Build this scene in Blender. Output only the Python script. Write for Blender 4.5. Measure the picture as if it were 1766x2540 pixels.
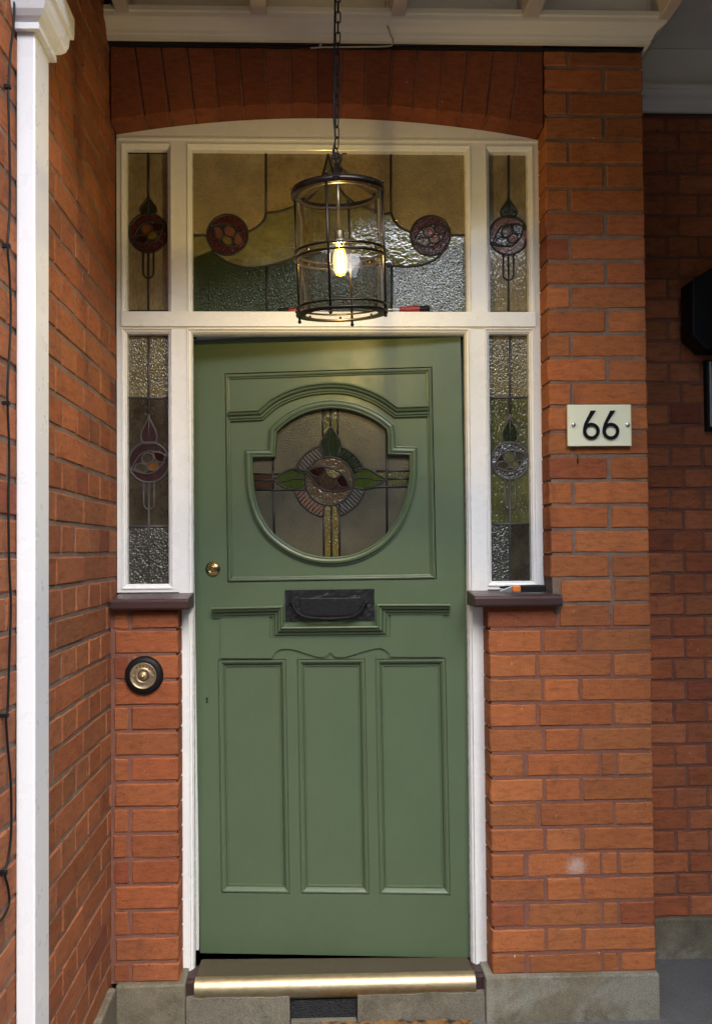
import bpy, math, random
from mathutils import Vector, Matrix
from mathutils.geometry import tessellate_polygon
for o in list(bpy.data.objects): bpy.data.objects.remove(o)
sc = bpy.context.scene
COL = sc.collection
rad = math.radians
# ------------------------------------------------------------------ camera
FPX = 1900.0; PPX, PPY = 814.6, 1329.0; IW, IH = 1766.0, 2540.0
CAM = Vector((0, -2.33, 1.40))
_y, _p, _r = rad(1.584), rad(1.069), rad(-0.406)
FWD = Vector((math.sin(_y)*math.cos(_p), math.cos(_y)*math.cos(_p), math.sin(_p)))
_r0 = Vector((math.cos(_y), -math.sin(_y), 0)); _u0 = _r0.cross(FWD)
RGT = _r0*math.cos(_r) + _u0*math.sin(_r); UPV = _u0*math.cos(_r) - _r0*math.sin(_r)
cd = bpy.data.cameras.new('camera'); cam = bpy.data.objects.new('camera', cd); COL.objects.link(cam)
cam.matrix_world = Matrix(((RGT.x, UPV.x, -FWD.x, CAM.x), (RGT.y, UPV.y, -FWD.y, CAM.y), (RGT.z, UPV.z, -FWD.z, CAM.z), (0, 0, 0, 1)))
cd.sensor_fit = 'VERTICAL'; cd.sensor_height = 24; cd.lens = FPX/IH*24
cd.shift_x = (IW/2-PPX)/IH; cd.shift_y = (PPY-IH/2)/IH
cd.clip_start = 0.01; cd.clip_end = 500
sc.camera = cam
# ------------------------------------------------------------------ world, sun, exposure
SUN_EL, SUN_AZ = rad(52), rad(160)      # azimuth clockwise from +Y: behind the camera, a little to the right
w = bpy.data.worlds.new('World'); sc.world = w; w.use_nodes = True
nt = w.node_tree; nt.nodes.clear()
sky = nt.nodes.new('ShaderNodeTexSky'); sky.sky_type = 'NISHITA'; sky.sun_disc = False
sky.sun_elevation = SUN_EL; sky.sun_rotation = SUN_AZ; sky.dust_density = 1.5; sky.air_density = 1.0; sky.ozone_density = 1.0
bg = nt.nodes.new('ShaderNodeBackground'); bg.inputs[1].default_value = 0.15
hs = nt.nodes.new('ShaderNodeHueSaturation'); hs.inputs['Saturation'].default_value = 0.85
wo = nt.nodes.new('ShaderNodeOutputWorld')
nt.links.new(sky.outputs[0], hs.inputs['Color']); nt.links.new(hs.outputs[0], bg.inputs[0]); nt.links.new(bg.outputs[0], wo.inputs[0])
sd = bpy.data.lights.new('sun', 'SUN'); sd.energy = 0.85; sd.angle = rad(60); sd.color = (1.0, 0.99, 0.97)
sun = bpy.data.objects.new('sun', sd); COL.objects.link(sun)
sdir = Vector((math.sin(SUN_AZ)*math.cos(SUN_EL), math.cos(SUN_AZ)*math.cos(SUN_EL), math.sin(SUN_EL)))
sun.rotation_euler = sdir.to_track_quat('Z', 'Y').to_euler()
sc.view_settings.view_transform = 'Standard'; sc.view_settings.look = 'None'
sc.view_settings.exposure = 2.42; sc.view_settings.gamma = 1.0
sc.cycles.use_denoising = True
sc.cycles.max_bounces = 10; sc.cycles.transparent_max_bounces = 16
sc.cycles.sample_clamp_indirect = 0.8
# ------------------------------------------------------------------ pixel to place helpers (for measuring the photo's planes)
def ray(px, py): return RGT*((px-PPX)/FPX) - UPV*((py-PPY)/FPX) + FWD
def onY(px, py, Y):
    d = ray(px, py); P = CAM + d*((Y-CAM.y)/d.y); return (P.x, P.z)
def onX(px, py, X):
    d = ray(px, py); P = CAM + d*((X-CAM.x)/d.x); return (P.y, P.z)
DANG, DROLL = rad(-5.377), rad(-0.597)
HINGE = Vector((0.520, 0.113, 0.0))
DM = Matrix.Translation(HINGE) @ Matrix.Rotation(DANG, 4, 'Z') @ Matrix.Rotation(DROLL, 4, 'Y')
DMI = DM.inverted()
def D(px, py, w=0.0):
    d = DMI.to_3x3() @ ray(px, py); o = DMI @ CAM
    P = o + d*((-w-o.y)/d.y); return (P.x, P.z)
def crop(x0, y0, s, pts, f): return [f(x0+x*s, y0+y*s) for x, y in pts]
R = random.Random(7)
# ------------------------------------------------------------------ materials
def srgb(c):
    return tuple(((v/255.0)/12.92 if v/255.0 <= 0.04045 else ((v/255.0+0.055)/1.055)**2.4) for v in c)
def newmat(name):
    m = bpy.data.materials.new(name); m.use_nodes = True
    n = m.node_tree; return m, n, n.nodes['Principled BSDF']
def N(n, t, **k):
    x = n.nodes.new(t)
    for a, b in k.items(): setattr(x, a, b)
    return x
def pos(n, scale=(1, 1, 1)):
    g = N(n, 'ShaderNodeNewGeometry'); m = N(n, 'ShaderNodeMapping'); m.inputs['Scale'].default_value = scale
    n.links.new(g.outputs['Position'], m.inputs[0]); return m.outputs[0]
def noise(n, vec, scale, detail=4, rough=0.6, dist=0.0):
    x = N(n, 'ShaderNodeTexNoise'); x.inputs['Scale'].default_value = scale; x.inputs['Detail'].default_value = detail
    x.inputs['Roughness'].default_value = rough; x.inputs['Distortion'].default_value = dist
    n.links.new(vec, x.inputs['Vector']); return x.outputs['Fac']
def ramp(n, fac, stops):
    r = N(n, 'ShaderNodeValToRGB'); e = r.color_ramp.elements
    while len(e) < len(stops): e.new(0.5)
    for i, (p, c) in enumerate(stops):
        e[i].position = p; e[i].color = (c if hasattr(c, '__len__') else (c, c, c)) + (() if hasattr(c, '__len__') and len(c) == 4 else (1,))
    n.links.new(fac, r.inputs[0]); return r.outputs[0]
def mix(n, fac, a, b, mode='MIX'):
    x = N(n, 'ShaderNodeMix', data_type='RGBA', blend_type=mode)
    if isinstance(fac, (int, float)): x.inputs[0].default_value = fac
    else: n.links.new(fac, x.inputs[0])
    for i, v in ((6, a), (7, b)):
        if isinstance(v, tuple): x.inputs[i].default_value = v[:3]+(1,)
        else: n.links.new(v, x.inputs[i])
    return x.outputs[2]
def bump(n, bs, h, strength, dist=0.001, prev=None):
    b = N(n, 'ShaderNodeBump'); b.inputs['Strength'].default_value = strength; b.inputs['Distance'].default_value = dist
    n.links.new(h, b.inputs['Height'])
    if prev: n.links.new(prev, b.inputs['Normal'])
    n.links.new(b.outputs[0], bs.inputs['Normal']); return b.outputs[0]
def brick_material():
    m, n, b = newmat('red_brick')
    a = N(n, 'ShaderNodeAttribute', attribute_name='tint'); p = pos(n)
    st = noise(n, pos(n, (1, 1, 3.2)), 26, 5, 0.65, 0.4)
    c = mix(n, 1.0, a.outputs['Color'], ramp(n, st, [(0.28, (0.66, 0.64, 0.64)), (0.5, (1, 1, 1)), (0.74, (1.25, 1.2, 1.12))]), 'MULTIPLY')
    gr = noise(n, p, 420, 2, 0.5)
    c = mix(n, 1.0, c, ramp(n, gr, [(0.3, 0.80), (0.7, 1.15)]), 'MULTIPLY')
    big = noise(n, p, 5.0, 3, 0.6)
    c = mix(n, ramp(n, big, [(0.5, 0.0), (0.8, 0.45)]), c, (0.12, 0.042, 0.030))
    # lime bloom and drips of old paint
    sp = noise(n, pos(n, (1, 1, 0.45)), 62, 2, 0.4)
    c = mix(n, ramp(n, sp, [(0.765, 0.0), (0.80, 0.75)]), c, (0.52, 0.40, 0.30))
    sp2 = noise(n, pos(n), 95, 1, 0.4)
    c = mix(n, ramp(n, sp2, [(0.23, 0.85), (0.26, 0.0)]), c, (0.07, 0.03, 0.025))
    sm = noise(n, pos(n, (1, 1, 2.2)), 33, 6, 0.75, 0.8)
    c = mix(n, ramp(n, sm, [(0.60, 0.0), (0.68, 0.5)]), c, (0.20, 0.115, 0.085))
    c = mix(n, ramp(n, noise(n, pos(n, (1, 1, .7)), 11, 6, 0.7), [(0.58, 0.0), (0.72, 0.5)]), c, (0.085, 0.034, 0.026))
    ge = N(n, 'ShaderNodeNewGeometry'); vd = N(n, 'ShaderNodeVectorMath', operation='DISTANCE'); n.links.new(ge.outputs['Position'], vd.inputs[0]); vd.inputs[1].default_value = (0.812, 0.0, 0.432)
    ad = N(n, 'ShaderNodeMath', operation='MULTIPLY_ADD'); n.links.new(noise(n, p, 90, 4, .7), ad.inputs[0]); ad.inputs[1].default_value = 0.05; n.links.new(vd.outputs['Value'], ad.inputs[2])
    c = mix(n, ramp(n, ad.outputs[0], [(0.032, 0.75), (0.062, 0.0)]), c, (0.50, 0.38, 0.33))
    n.links.new(c, b.inputs['Base Color']); b.inputs['Roughness'].default_value = 0.86
    b.inputs['Specular IOR Level'].default_value = 0.25
    h = noise(n, pos(n, (1, 1, 1.6)), 120, 6, 0.7)
    bump(n, b, h, 0.8, 0.0025)
    return m
def mortar_material(name, col, col2):
    m, n, b = newmat(name); p = pos(n)
    c = mix(n, ramp(n, noise(n, p, 14, 5, 0.7), [(0.35, 0.0), (0.65, 1.0)]), col, col2)
    c = mix(n, 1.0, c, ramp(n, noise(n, p, 260, 3), [(0.3, 0.72), (0.7, 1.2)]), 'MULTIPLY')
    n.links.new(c, b.inputs['Base Color']); b.inputs['Roughness'].default_value = 0.95
    bump(n, b, noise(n, p, 160, 5, 0.75), 1.0, 0.003); return m
def paint(name, col, rough=0.35, dirt=0.10, bumpv=0.12, streak=(1, 1, .12), coat=0.0):
    m, n, b = newmat(name)
    s = noise(n, pos(n, streak), 55, 4, 0.6); g = noise(n, pos(n), 4.5, 5, 0.6)
    c = mix(n, ramp(n, g, [(0.4, 0.0), (0.75, dirt*2.2)]), col, tuple(v*0.70 for v in col))
    c = mix(n, ramp(n, s, [(0.3, 0.0), (0.7, dirt)]), c, tuple(v*0.88 for v in col))
    n.links.new(c, b.inputs['Base Color'])
    n.links.new(ramp(n, noise(n, pos(n), 18, 4), [(0.3, rough*0.8), (0.7, rough*1.25)]), b.inputs['Roughness'])
    if bumpv: bump(n, b, s, bumpv, 0.0012)
    if coat: b.inputs['Coat Weight'].default_value = coat; b.inputs['Coat Roughness'].default_value = 0.15
    return m
def metal(name, col, rough, metallic=1.0, bsc=0, bst=0.0, dirt=None):
    m, n, b = newmat(name); b.inputs['Metallic'].default_value = metallic; b.inputs['Roughness'].default_value = rough
    if dirt:
        c = mix(n, ramp(n, noise(n, pos(n, (.5, 1, 1)), 45, 6, 0.75), [(0.46, 0.0), (0.66, 0.85)]), col, dirt); n.links.new(c, b.inputs['Base Color'])
    else: b.inputs['Base Color'].default_value = col+(1,)
    if bst: bump(n, b, noise(n, pos(n), bsc, 4, 0.6), bst, 0.002)
    return m
def stain_glass(name, col, sc_=150, strength=0.6, rough=0.08, ior=1.65, stretch=(1, 1, 1), col2=None, dist=.004, det=1.5, cs=9):
    m, n, b = newmat(name)
    c2 = col2 or tuple(v*0.6 for v in col)
    c = mix(n, ramp(n, noise(n, pos(n), cs, 4, 0.65), [(0.3, 0.0), (0.7, 1.0)]), c2, col)
    v = noise(n, pos(n, stretch), sc_, det, 0.5, 0.6)
    c = mix(n, ramp(n, v, [(0.3, 0.45), (0.55, 0.0)]), c, tuple(q*0.35 for q in col))
    n.links.new(c, b.inputs['Base Color']); b.inputs['Roughness'].default_value = rough; b.inputs['IOR'].default_value = ior
    bump(n, b, v, strength, dist); return m
def clear_glass(name, tint=(1, 1, 1), rough=0.0, base=0.022):
    m = bpy.data.materials.new(name); m.use_nodes = True; n = m.node_tree; n.nodes.clear()
    o = N(n, 'ShaderNodeOutputMaterial'); t = N(n, 'ShaderNodeBsdfTransparent'); t.inputs[0].default_value = tint+(1,)
    g = N(n, 'ShaderNodeBsdfGlossy'); g.inputs['Roughness'].default_value = rough
    lw_ = N(n, 'ShaderNodeLayerWeight'); lw_.inputs[0].default_value = 0.5; pw = N(n, 'ShaderNodeMath', operation='POWER'); pw.inputs[1].default_value = 3.5
    n.links.new(lw_.outputs['Facing'], pw.inputs[0]); f = N(n, 'ShaderNodeMath', operation='MULTIPLY_ADD'); f.inputs[1].default_value = 0.75 if base > .021 else 0.25; f.inputs[2].default_value = base
    n.links.new(pw.outputs[0], f.inputs[0]); s = N(n, 'ShaderNodeMixShader')
    bm_ = N(n, 'ShaderNodeBump'); bm_.inputs['Strength'].default_value = 0.25 if base > .021 else 0.0; bm_.inputs['Distance'].default_value = 0.004
    n.links.new(noise(n, pos(n, (1, 1, .15)), 45, 2), bm_.inputs['Height']); n.links.new(bm_.outputs[0], g.inputs['Normal'])
    n.links.new(f.outputs[0], s.inputs[0]); n.links.new(t.outputs[0], s.inputs[1]); n.links.new(g.outputs[0], s.inputs[2]); n.links.new(s.outputs[0], o.inputs[0])
    return m
def emit(name, col, strength):
    m, n, b = newmat(name); b.inputs['Base Color'].default_value = col+(1,); b.inputs['Emission Color'].default_value = col+(1,)
    b.inputs['Emission Strength'].default_value = strength; return m
M = {}
M['brick'] = brick_material()
M['mortar'] = mortar_material('lime_mortar', (0.225, 0.155, 0.115), (0.15, 0.098, 0.075))
M['mortar_red'] = mortar_material('red_mortar', (0.235, 0.090, 0.056), (0.17, 0.080, 0.058))
M['white'] = paint('white_gloss_paint', (0.80, 0.80, 0.785), 0.28, 0.12, 0.22, coat=0.25)
M['post_white'] = paint('white_post_paint', (0.73, 0.74, 0.76), 0.3, 0.015, 0.12)
M['cream'] = paint('cream_ceiling_paint', (0.74, 0.71, 0.62), 0.6, 0.12, 0.2, (1, 1, 1))
M['rafter'] = paint('aged_rafter_paint', (0.56, 0.49, 0.43), 0.6, 0.15, 0.2, (1, .1, 1))
M['green'] = paint('green_door_paint', (0.087, 0.126, 0.068), 0.40, 0.14, 0.38)
M['sill'] = paint('purple_brown_sill_paint', (0.055, 0.028, 0.028), 0.35, 0.5, 0.6, (.2, 1, 1))
M['black'] = metal('black_iron', (0.010, 0.010, 0.011), 0.6, 0.0, 140, 0.5)
M['black'].node_tree.nodes['Principled BSDF'].inputs['Specular IOR Level'].default_value = 0.2
M['blackhammer'] = metal('hammered_black_iron', (0.014, 0.014, 0.016), 0.34, 0.2, 60, 1.0)
M['bronze'] = metal('dark_bronze', (0.032, 0.024, 0.021), 0.32, 0.8)
M['brass'] = metal('worn_brass', (0.46, 0.38, 0.24), 0.46, 1.0, 60, 0.03, (0.33, 0.27, 0.17))
M['brass_knob'] = metal('polished_brass', (0.55, 0.43, 0.20), 0.2, 1.0)
M['old_brass'] = metal('satin_brass', (0.42, 0.33, 0.20), 0.42, 0.75, 200, 0.15, (0.20, 0.15, 0.10))
M['steel'] = metal('steel', (0.55, 0.55, 0.56), 0.3, 1.0)
M['lead'] = metal('lead_came', (0.028, 0.026, 0.028), 0.5, 0.4, 300, 0.3)
M['lead_light'] = metal('grey_lead_came', (0.065, 0.062, 0.064), 0.5, 0.4)
M['rubber'] = metal('black_plastic', (0.008, 0.008, 0.009), 0.5, 0.0)
M['rubber'].node_tree.nodes['Principled BSDF'].inputs['Specular IOR Level'].default_value = 0.2
M['red_plastic'] = metal('red_plastic', (0.24, 0.018, 0.02), 0.35, 0.0)
M['orange_plastic'] = metal('orange_plastic', (0.60, 0.17, 0.03), 0.45, 0.0)
M['dark'] = metal('dark_void', (0.006, 0.006, 0.006), 0.9, 0.0)
M['wood_dark'] = paint('dark_stained_wood', (0.04, 0.02, 0.018), 0.5, 0.4, 0.8, (.2, 1, 1))
M['digit'] = metal('black_acrylic', (0.006, 0.005, 0.008), 0.25, 0.0)
M['plaque'] = paint('cream_acrylic', (0.76, 0.78, 0.60), 0.08, 0.03, 0.0)
M['plaque_edge'] = metal('acrylic_edge', (0.62, 0.58, 0.32), 0.2, 0.0)
M['white_cable'] = metal('white_cable_sheath', (0.40, 0.38, 0.33), 0.5, 0.0)
M['clear'] = clear_glass('lantern_glass', (0.98, 0.975, 0.965))
M['bulbglass'] = clear_glass('bulb_glass', (1.0, 0.90, 0.60), 0.0, 0.015)
bgm = M['bulbglass']; n_b = bgm.node_tree; o_b = [x for x in n_b.nodes if x.type == 'OUTPUT_MATERIAL'][0]; ad_ = n_b.nodes.new('ShaderNodeAddShader'); em_ = n_b.nodes.new('ShaderNodeEmission')
em_.inputs[0].default_value = (1.0, 0.48, 0.04, 1); em_.inputs[1].default_value = 0.9; src = o_b.inputs[0].links[0].from_socket
n_b.links.new(src, ad_.inputs[0]); n_b.links.new(em_.outputs[0], ad_.inputs[1]); n_b.links.new(ad_.outputs[0], o_b.inputs[0])
M['bulb'] = emit('warm_filament_glow', (1.0, 0.62, 0.14), 5.0)
M['candle'] = metal('brass_lamp_holder', (0.30, 0.26, 0.18), 0.4, 1.0)
def stone_material(name, c1, c2, c3):
    m, n, b = newmat(name); p = pos(n)
    c = mix(n, ramp(n, noise(n, p, 9, 6, 0.7), [(0.35, 0.0), (0.65, 1.0)]), c1, c2)
    c = mix(n, ramp(n, noise(n, p, 3.2, 6, 0.7, 0.6), [(0.50, 0.0), (0.60, 0.8)]), c, c3)
    c = mix(n, ramp(n, noise(n, p, 60, 5, 0.8), [(0.30, 0.8), (0.38, 0.0)]), c, tuple(v*.4 for v in c2))
    c = mix(n, 1.0, c, ramp(n, noise(n, p, 220, 4, 0.7), [(0.3, 0.62), (0.7, 1.3)]), 'MULTIPLY')
    n.links.new(c, b.inputs['Base Color']); b.inputs['Roughness'].default_value = 0.85
    bump(n, b, noise(n, p, 90, 7, 0.75), 0.9, 0.004); return m
M['stone'] = stone_material('cement_render_plinth', (0.20, 0.17, 0.115), (0.11, 0.095, 0.065), (0.26, 0.25, 0.20))
M['stone2'] = stone_material('worn_stone_step', (0.20, 0.18, 0.135), (0.11, 0.10, 0.07), (0.16, 0.145, 0.11))
M['paving'] = stone_material('grey_paving', (0.13, 0.13, 0.13), (0.10, 0.10, 0.10), (0.12, 0.12, 0.12))
def mat_material():
    m, n, b = newmat('coir_mat'); p = pos(n)
    c = mix(n, ramp(n, noise(n, p, 28, 3, 0.6), [(0.42, 0.0), (0.56, 1.0)]), (0.035, 0.022, 0.015), (0.36, 0.17, 0.04))
    n.links.new(c, b.inputs['Base Color']); b.inputs['Roughness'].default_value = 0.85
    bump(n, b, noise(n, p, 400, 4, 0.8), 1.0, 0.006); return m
M['coir'] = mat_material()
def ribbed_brass():
    m, n, b = newmat('ribbed_brass_tread'); b.inputs['Metallic'].default_value = 0.75; b.inputs['Roughness'].default_value = 0.5
    wv = N(n, 'ShaderNodeTexWave', bands_direction='DIAGONAL'); wv.inputs['Scale'].default_value = 62
    n.links.new(pos(n, (1, -1.6, 1)), wv.inputs['Vector'])
    wv2 = N(n, 'ShaderNodeTexWave', bands_direction='DIAGONAL'); wv2.inputs['Scale'].default_value = 62
    n.links.new(pos(n, (1, 1.6, 1)), wv2.inputs['Vector'])
    mm = N(n, 'ShaderNodeMath', operation='MULTIPLY'); n.links.new(wv.outputs['Fac'], mm.inputs[0]); n.links.new(wv2.outputs['Fac'], mm.inputs[1])
    c = mix(n, mm.outputs[0], (0.085, 0.07, 0.048), (0.24, 0.20, 0.125)); n.links.new(c, b.inputs['Base Color'])
    bump(n, b, mm.outputs[0], 0.8, 0.003); return m
M['ribbed'] = ribbed_brass()
def vent_material():
    m, n, b = newmat('black_vent_mesh')
    v = N(n, 'ShaderNodeTexVoronoi', feature='DISTANCE_TO_EDGE'); v.inputs['Scale'].default_value = 130
    n.links.new(pos(n), v.inputs['Vector'])
    c = mix(n, ramp(n, v.outputs['Distance'], [(0.05, 1.0), (0.16, 0.0)]), (0.003, 0.003, 0.004), (0.03, 0.033, 0.038)); n.links.new(c, b.inputs['Base Color'])
    b.inputs['Roughness'].default_value = 0.4; bump(n, b, v.outputs['Distance'], 1.0, -0.004); return m
M['vent'] = vent_material()
# stained glass
G = {}
G['amber_fine'] = stain_glass('amber_hammered_glass', (0.32, 0.25, 0.125), 230, 0.9, 0.12, 1.6)
G['amber_plain'] = stain_glass('amber_plain_glass', (0.30, 0.225, 0.11), 90, 0.06, 0.12, 1.5)
G['swag'] = stain_glass('reflection_tinted_rippled_glass', (0.19, 0.17, 0.055), 60, 0.14, 0.03, 2.1, (1, 1, 1.8), (0.09, 0.085, 0.02), cs=22)  # green-gold base and mottling paint part of the foliage reflection into the glass
G['hammer'] = stain_glass('reflection_tinted_hammered_glass', (0.036, 0.050, 0.016), 170, 0.3, 0.08, 1.42, (1.4, 1, .8))  # dark green base colour stands in for the reflected trees
G['hammer_bright'] = stain_glass('bright_hammered_glass', (0.075, 0.08, 0.040), 190, 0.38, 0.05, 1.9, (1.4, 1, .8))
G['side_up'] = stain_glass('amber_drawn_glass', (0.28, 0.22, 0.115), 120, 0.3, 0.1, 1.6, (1.6, 1, .5))
G['side_top'] = stain_glass('gold_hammered_glass', (0.17, 0.14, 0.062), 170, 0.6, 0.08, 1.8, (1.3, 1, .7))
G['dark'] = stain_glass('dark_drawn_glass', (0.060, 0.050, 0.032), 120, 0.5, 0.07, 1.7, (1.6, 1, .5), (0.016, 0.012, 0.010), cs=14)
G['olive'] = stain_glass('olive_drawn_glass', (0.105, 0.105, 0.030), 140, 0.9, 0.07, 1.8, (1.5, 1, .5), (0.028, 0.030, 0.012))  # olive glass, base brightened to imitate yellow-green reflections
G['dark_ham'] = stain_glass('dark_hammered_glass', (0.045, 0.045, 0.032), 150, 0.9, 0.07, 1.8)
G['door'] = stain_glass('grey_cathedral_glass', (0.115, 0.100, 0.060), 330, 0.3, 0.25, 1.4, cs=4, col2=(0.040, 0.042, 0.029))  # broad light and dark mottling imitates reflections on the door glass
G['red'] = stain_glass('ruby_glass', (0.060, 0.008, 0.008), 150, 0.7, 0.06, 1.6)
G['darkred'] = stain_glass('dark_ruby_glass', (0.022, 0.003, 0.004), 60, 0.2, 0.05, 1.5)
G['pink'] = stain_glass('pink_glass', (0.17, 0.065, 0.050), 120, 0.4, 0.1, 1.5)
G['orange'] = stain_glass('amber_orange_glass', (0.16, 0.060, 0.012), 120, 0.3, 0.1, 1.5)
G['ochre'] = stain_glass('ochre_glass', (0.16, 0.115, 0.020), 160, 0.6, 0.08, 1.6)
G['green'] = stain_glass('green_glass', (0.045, 0.070, 0.014), 120, 0.4, 0.12, 1.4)
G['dkgreen'] = stain_glass('dark_green_glass', (0.016, 0.026, 0.011), 120, 0.3, 0.08, 1.6)
G['bark'] = stain_glass('brown_bark_glass', (0.10, 0.065, 0.034), 110, 0.6, 0.06, 1.7)
G['barkdark'] = stain_glass('dark_brown_glass', (0.05, 0.026, 0.016), 130, .4, .1, 1.45)
G['purple'] = stain_glass('purple_glass', (0.03, 0.015, 0.02), 120, 0.3, 0.06, 1.7)
G['rib'] = stain_glass('reeded_glass', (0.12, 0.115, 0.10), 200, 0.2, 0.15, 1.6)
G['ribpink'] = stain_glass('pink_reeded_glass', (0.20, 0.11, 0.075), 200, 0.2, 0.15, 1.6)
# ------------------------------------------------------------------ mesh builder
def XZ(Y0):   # plane facing the camera: (u, v, outward w)
    return lambda u, v, w=0.0: (u, Y0-w, v)
LOC = XZ(0.0)
class MB:
    def __init__(s): s.v = []; s.f = []; s.m = []; s.c = []; s.sm = []
    def add(s, vs, fs, mi=0, col=None, smooth=False):
        b = len(s.v); s.v += [tuple(p) for p in vs]
        for f in fs:
            s.f.append([b+i for i in f]); s.m.append(mi); s.c.append(col or (1, 1, 1)); s.sm.append(smooth)
    def box(s, x0, x1, y0, y1, z0, z1, mi=0, col=None):
        v = [(x, y, z) for z in (z0, z1) for y in (y0, y1) for x in (x0, x1)]
        s.add(v, [(0, 2, 3, 1), (4, 5, 7, 6), (0, 1, 5, 4), (2, 6, 7, 3), (0, 4, 6, 2), (1, 3, 7, 5)], mi, col)
    def plate(s, F, outer, holes, w0, w1, mi=0):
        """flat board with holes: front at w1, back at w0"""
        loops = [outer]+holes
        tri = tessellate_polygon([[Vector((p[0], p[1], 0)) for p in l] for l in loops])
        pts = [p for l in loops for p in l]; n = len(pts)
        vs = [F(p[0], p[1], w1) for p in pts]+[F(p[0], p[1], w0) for p in pts]
        fs = []
        for a, b, c in tri:
            A, B, C_ = pts[a], pts[b], pts[c]
            cr = (B[0]-A[0])*(C_[1]-A[1])-(B[1]-A[1])*(C_[0]-A[0])
            if cr < 0: b, c = c, b
            fs.append((a, b, c)); fs.append((a+n, c+n, b+n))
        k = 0
        for l in loops:
            m = len(l)
            for i in range(m):
                j = (i+1) % m; fs.append((k+i, k+j, n+k+j, n+k+i))
            k += m
        s.add(vs, fs, mi)
    def sweep(s, F, path, prof, closed=False, mi=0, smooth=False, caps=True):
        """profile (offset to the left of the path, height) swept along a 2-D path with mitred corners"""
        n = len(path); P = [Vector((p[0], p[1])) for p in path]; rings = []
        for i in range(n):
            a = P[i-1] if (i > 0 or closed) else None; c = P[(i+1) % n] if (i < n-1 or closed) else None
            d1 = (P[i]-a).normalized() if a is not None else None; d2 = (c-P[i]).normalized() if c is not None else None
            if d1 is None: d1 = d2
            if d2 is None: d2 = d1
            n1 = Vector((-d1.y, d1.x)); n2 = Vector((-d2.y, d2.x)); m = n1+n2
            if m.length < 1e-6: m = n1
            m.normalize(); m = m/max(0.3, m.dot(n1))
            rings.append([F(P[i].x+m.x*o, P[i].y+m.y*o, h) for o, h in prof])
        k = len(prof); vs = [p for r in rings for p in r]; fs = []
        for i in range(n if closed else n-1):
            j = (i+1) % n
            for q in range(k-1): fs.append((i*k+q, j*k+q, j*k+q+1, i*k+q+1))
        if caps and not closed:
            fs.append(tuple(range(k))); fs.append(tuple((n-1)*k+q for q in reversed(range(k))))
        s.add(vs, fs, mi, None, smooth)
    def tube(s, pts, r, seg=8, mi=0, closed=False, smooth=True, rr=None):
        P = [Vector(p) for p in pts]; n = len(P); k = seg; vs = []; up = None
        for i in range(n):
            a = P[i-1] if (i > 0 or closed) else P[i]; c = P[(i+1) % n] if (i < n-1 or closed) else P[i]
            t = (c-a).normalized()
            if up is None: up = Vector((0, 0, 1)) if abs(t.z) < 0.9 else Vector((0, 1, 0))
            x = t.cross(up)
            if x.length < 1e-5: x = t.cross(Vector((1, 0.3, 0)))
            x.normalize(); y = x.cross(t).normalized(); up = y
            q = rr[i] if rr else r
            for j in range(k):
                an = 2*math.pi*j/k; vs.append(P[i]+x*(math.cos(an)*q)+y*(math.sin(an)*q))
        fs = []
        for i in range(n if closed else n-1):
            i2 = (i+1) % n
            for j in range(k): fs.append((i*k+j, i*k+(j+1) % k, i2*k+(j+1) % k, i2*k+j))
        if not closed: fs.append(tuple(reversed(range(k)))); fs.append(tuple((n-1)*k+j for j in range(k)))
        s.add(vs, fs, mi, None, smooth)
    def lathe(s, T, prof, seg=32, mi=0, smooth=True):
        """T maps (x,y,z) with axis z; prof is (radius, height)"""
        vs = []; k = len(prof)
        for i in range(seg):
            a = 2*math.pi*i/seg
            for r, h in prof: vs.append(T(r*math.cos(a), r*math.sin(a), h))
        fs = []
        for i in range(seg):
            j = (i+1) % seg
            for q in range(k-1): fs.append((i*k+q, j*k+q, j*k+q+1, i*k+q+1))
        s.add(vs, fs, mi, None, smooth)
    def poly(s, F, pts, w, mi=0):
        tri = tessellate_polygon([[Vector((p[0], p[1], 0)) for p in pts]])
        vs = [F(p[0], p[1], w) for p in pts]; fs = []
        for a, b, c in tri:
            A, B, C_ = pts[a], pts[b], pts[c]
            if (B[0]-A[0])*(C_[1]-A[1])-(B[1]-A[1])*(C_[0]-A[0]) < 0: b, c = c, b
            fs.append((a, b, c))
        s.add(vs, fs, mi)
    def brick(s, F, q, dep, tint, mi=0, ch=0.0036, jit=0.0021):
        (a, b, c, d) = [Vector(p) for p in q]; L = (b-a).length; H = (d-a).length
        ns = max(2, int(L/0.045)); nt_ = max(2, int(H/0.033))
        S = [0]+[ch/L+(1-2*ch/L)*i/ns for i in range(ns+1)]+[1]; T = [0]+[ch/H+(1-2*ch/H)*i/nt_ for i in range(nt_+1)]+[1]
        w_, h_ = len(S), len(T); vs = []; skew = R.uniform(-.0012, .0012); lift = R.uniform(-.0012, .001)
        for jt, t in enumerate(T):
            for js, s_ in enumerate(S):
                p = a*(1-s_)*(1-t)+b*s_*(1-t)+c*s_*t+d*(1-s_)*t
                edge = js in (0, w_-1) or jt in (0, h_-1)
                corner = js in (0, w_-1) and jt in (0, h_-1)
                n_ = (-ch*(1.6 if corner else 1)) + R.uniform(-jit, jit) if edge else lift+skew*(s_-.5)*2+R.uniform(-.0004, .0004)
                k = jit if edge else 0.0006
                vs.append(F(p.x+R.uniform(-k, k), p.y+R.uniform(-k, k), n_))
        fs = [(j*w_+i, j*w_+i+1, (j+1)*w_+i+1, (j+1)*w_+i) for j in range(h_-1) for i in range(w_-1)]
        rim = [i for i in range(w_)]+[j*w_+w_-1 for j in range(1, h_)]+[(h_-1)*w_+i for i in range(w_-2, -1, -1)]+[j*w_ for j in range(h_-2, 0, -1)]
        base = len(vs)
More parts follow.
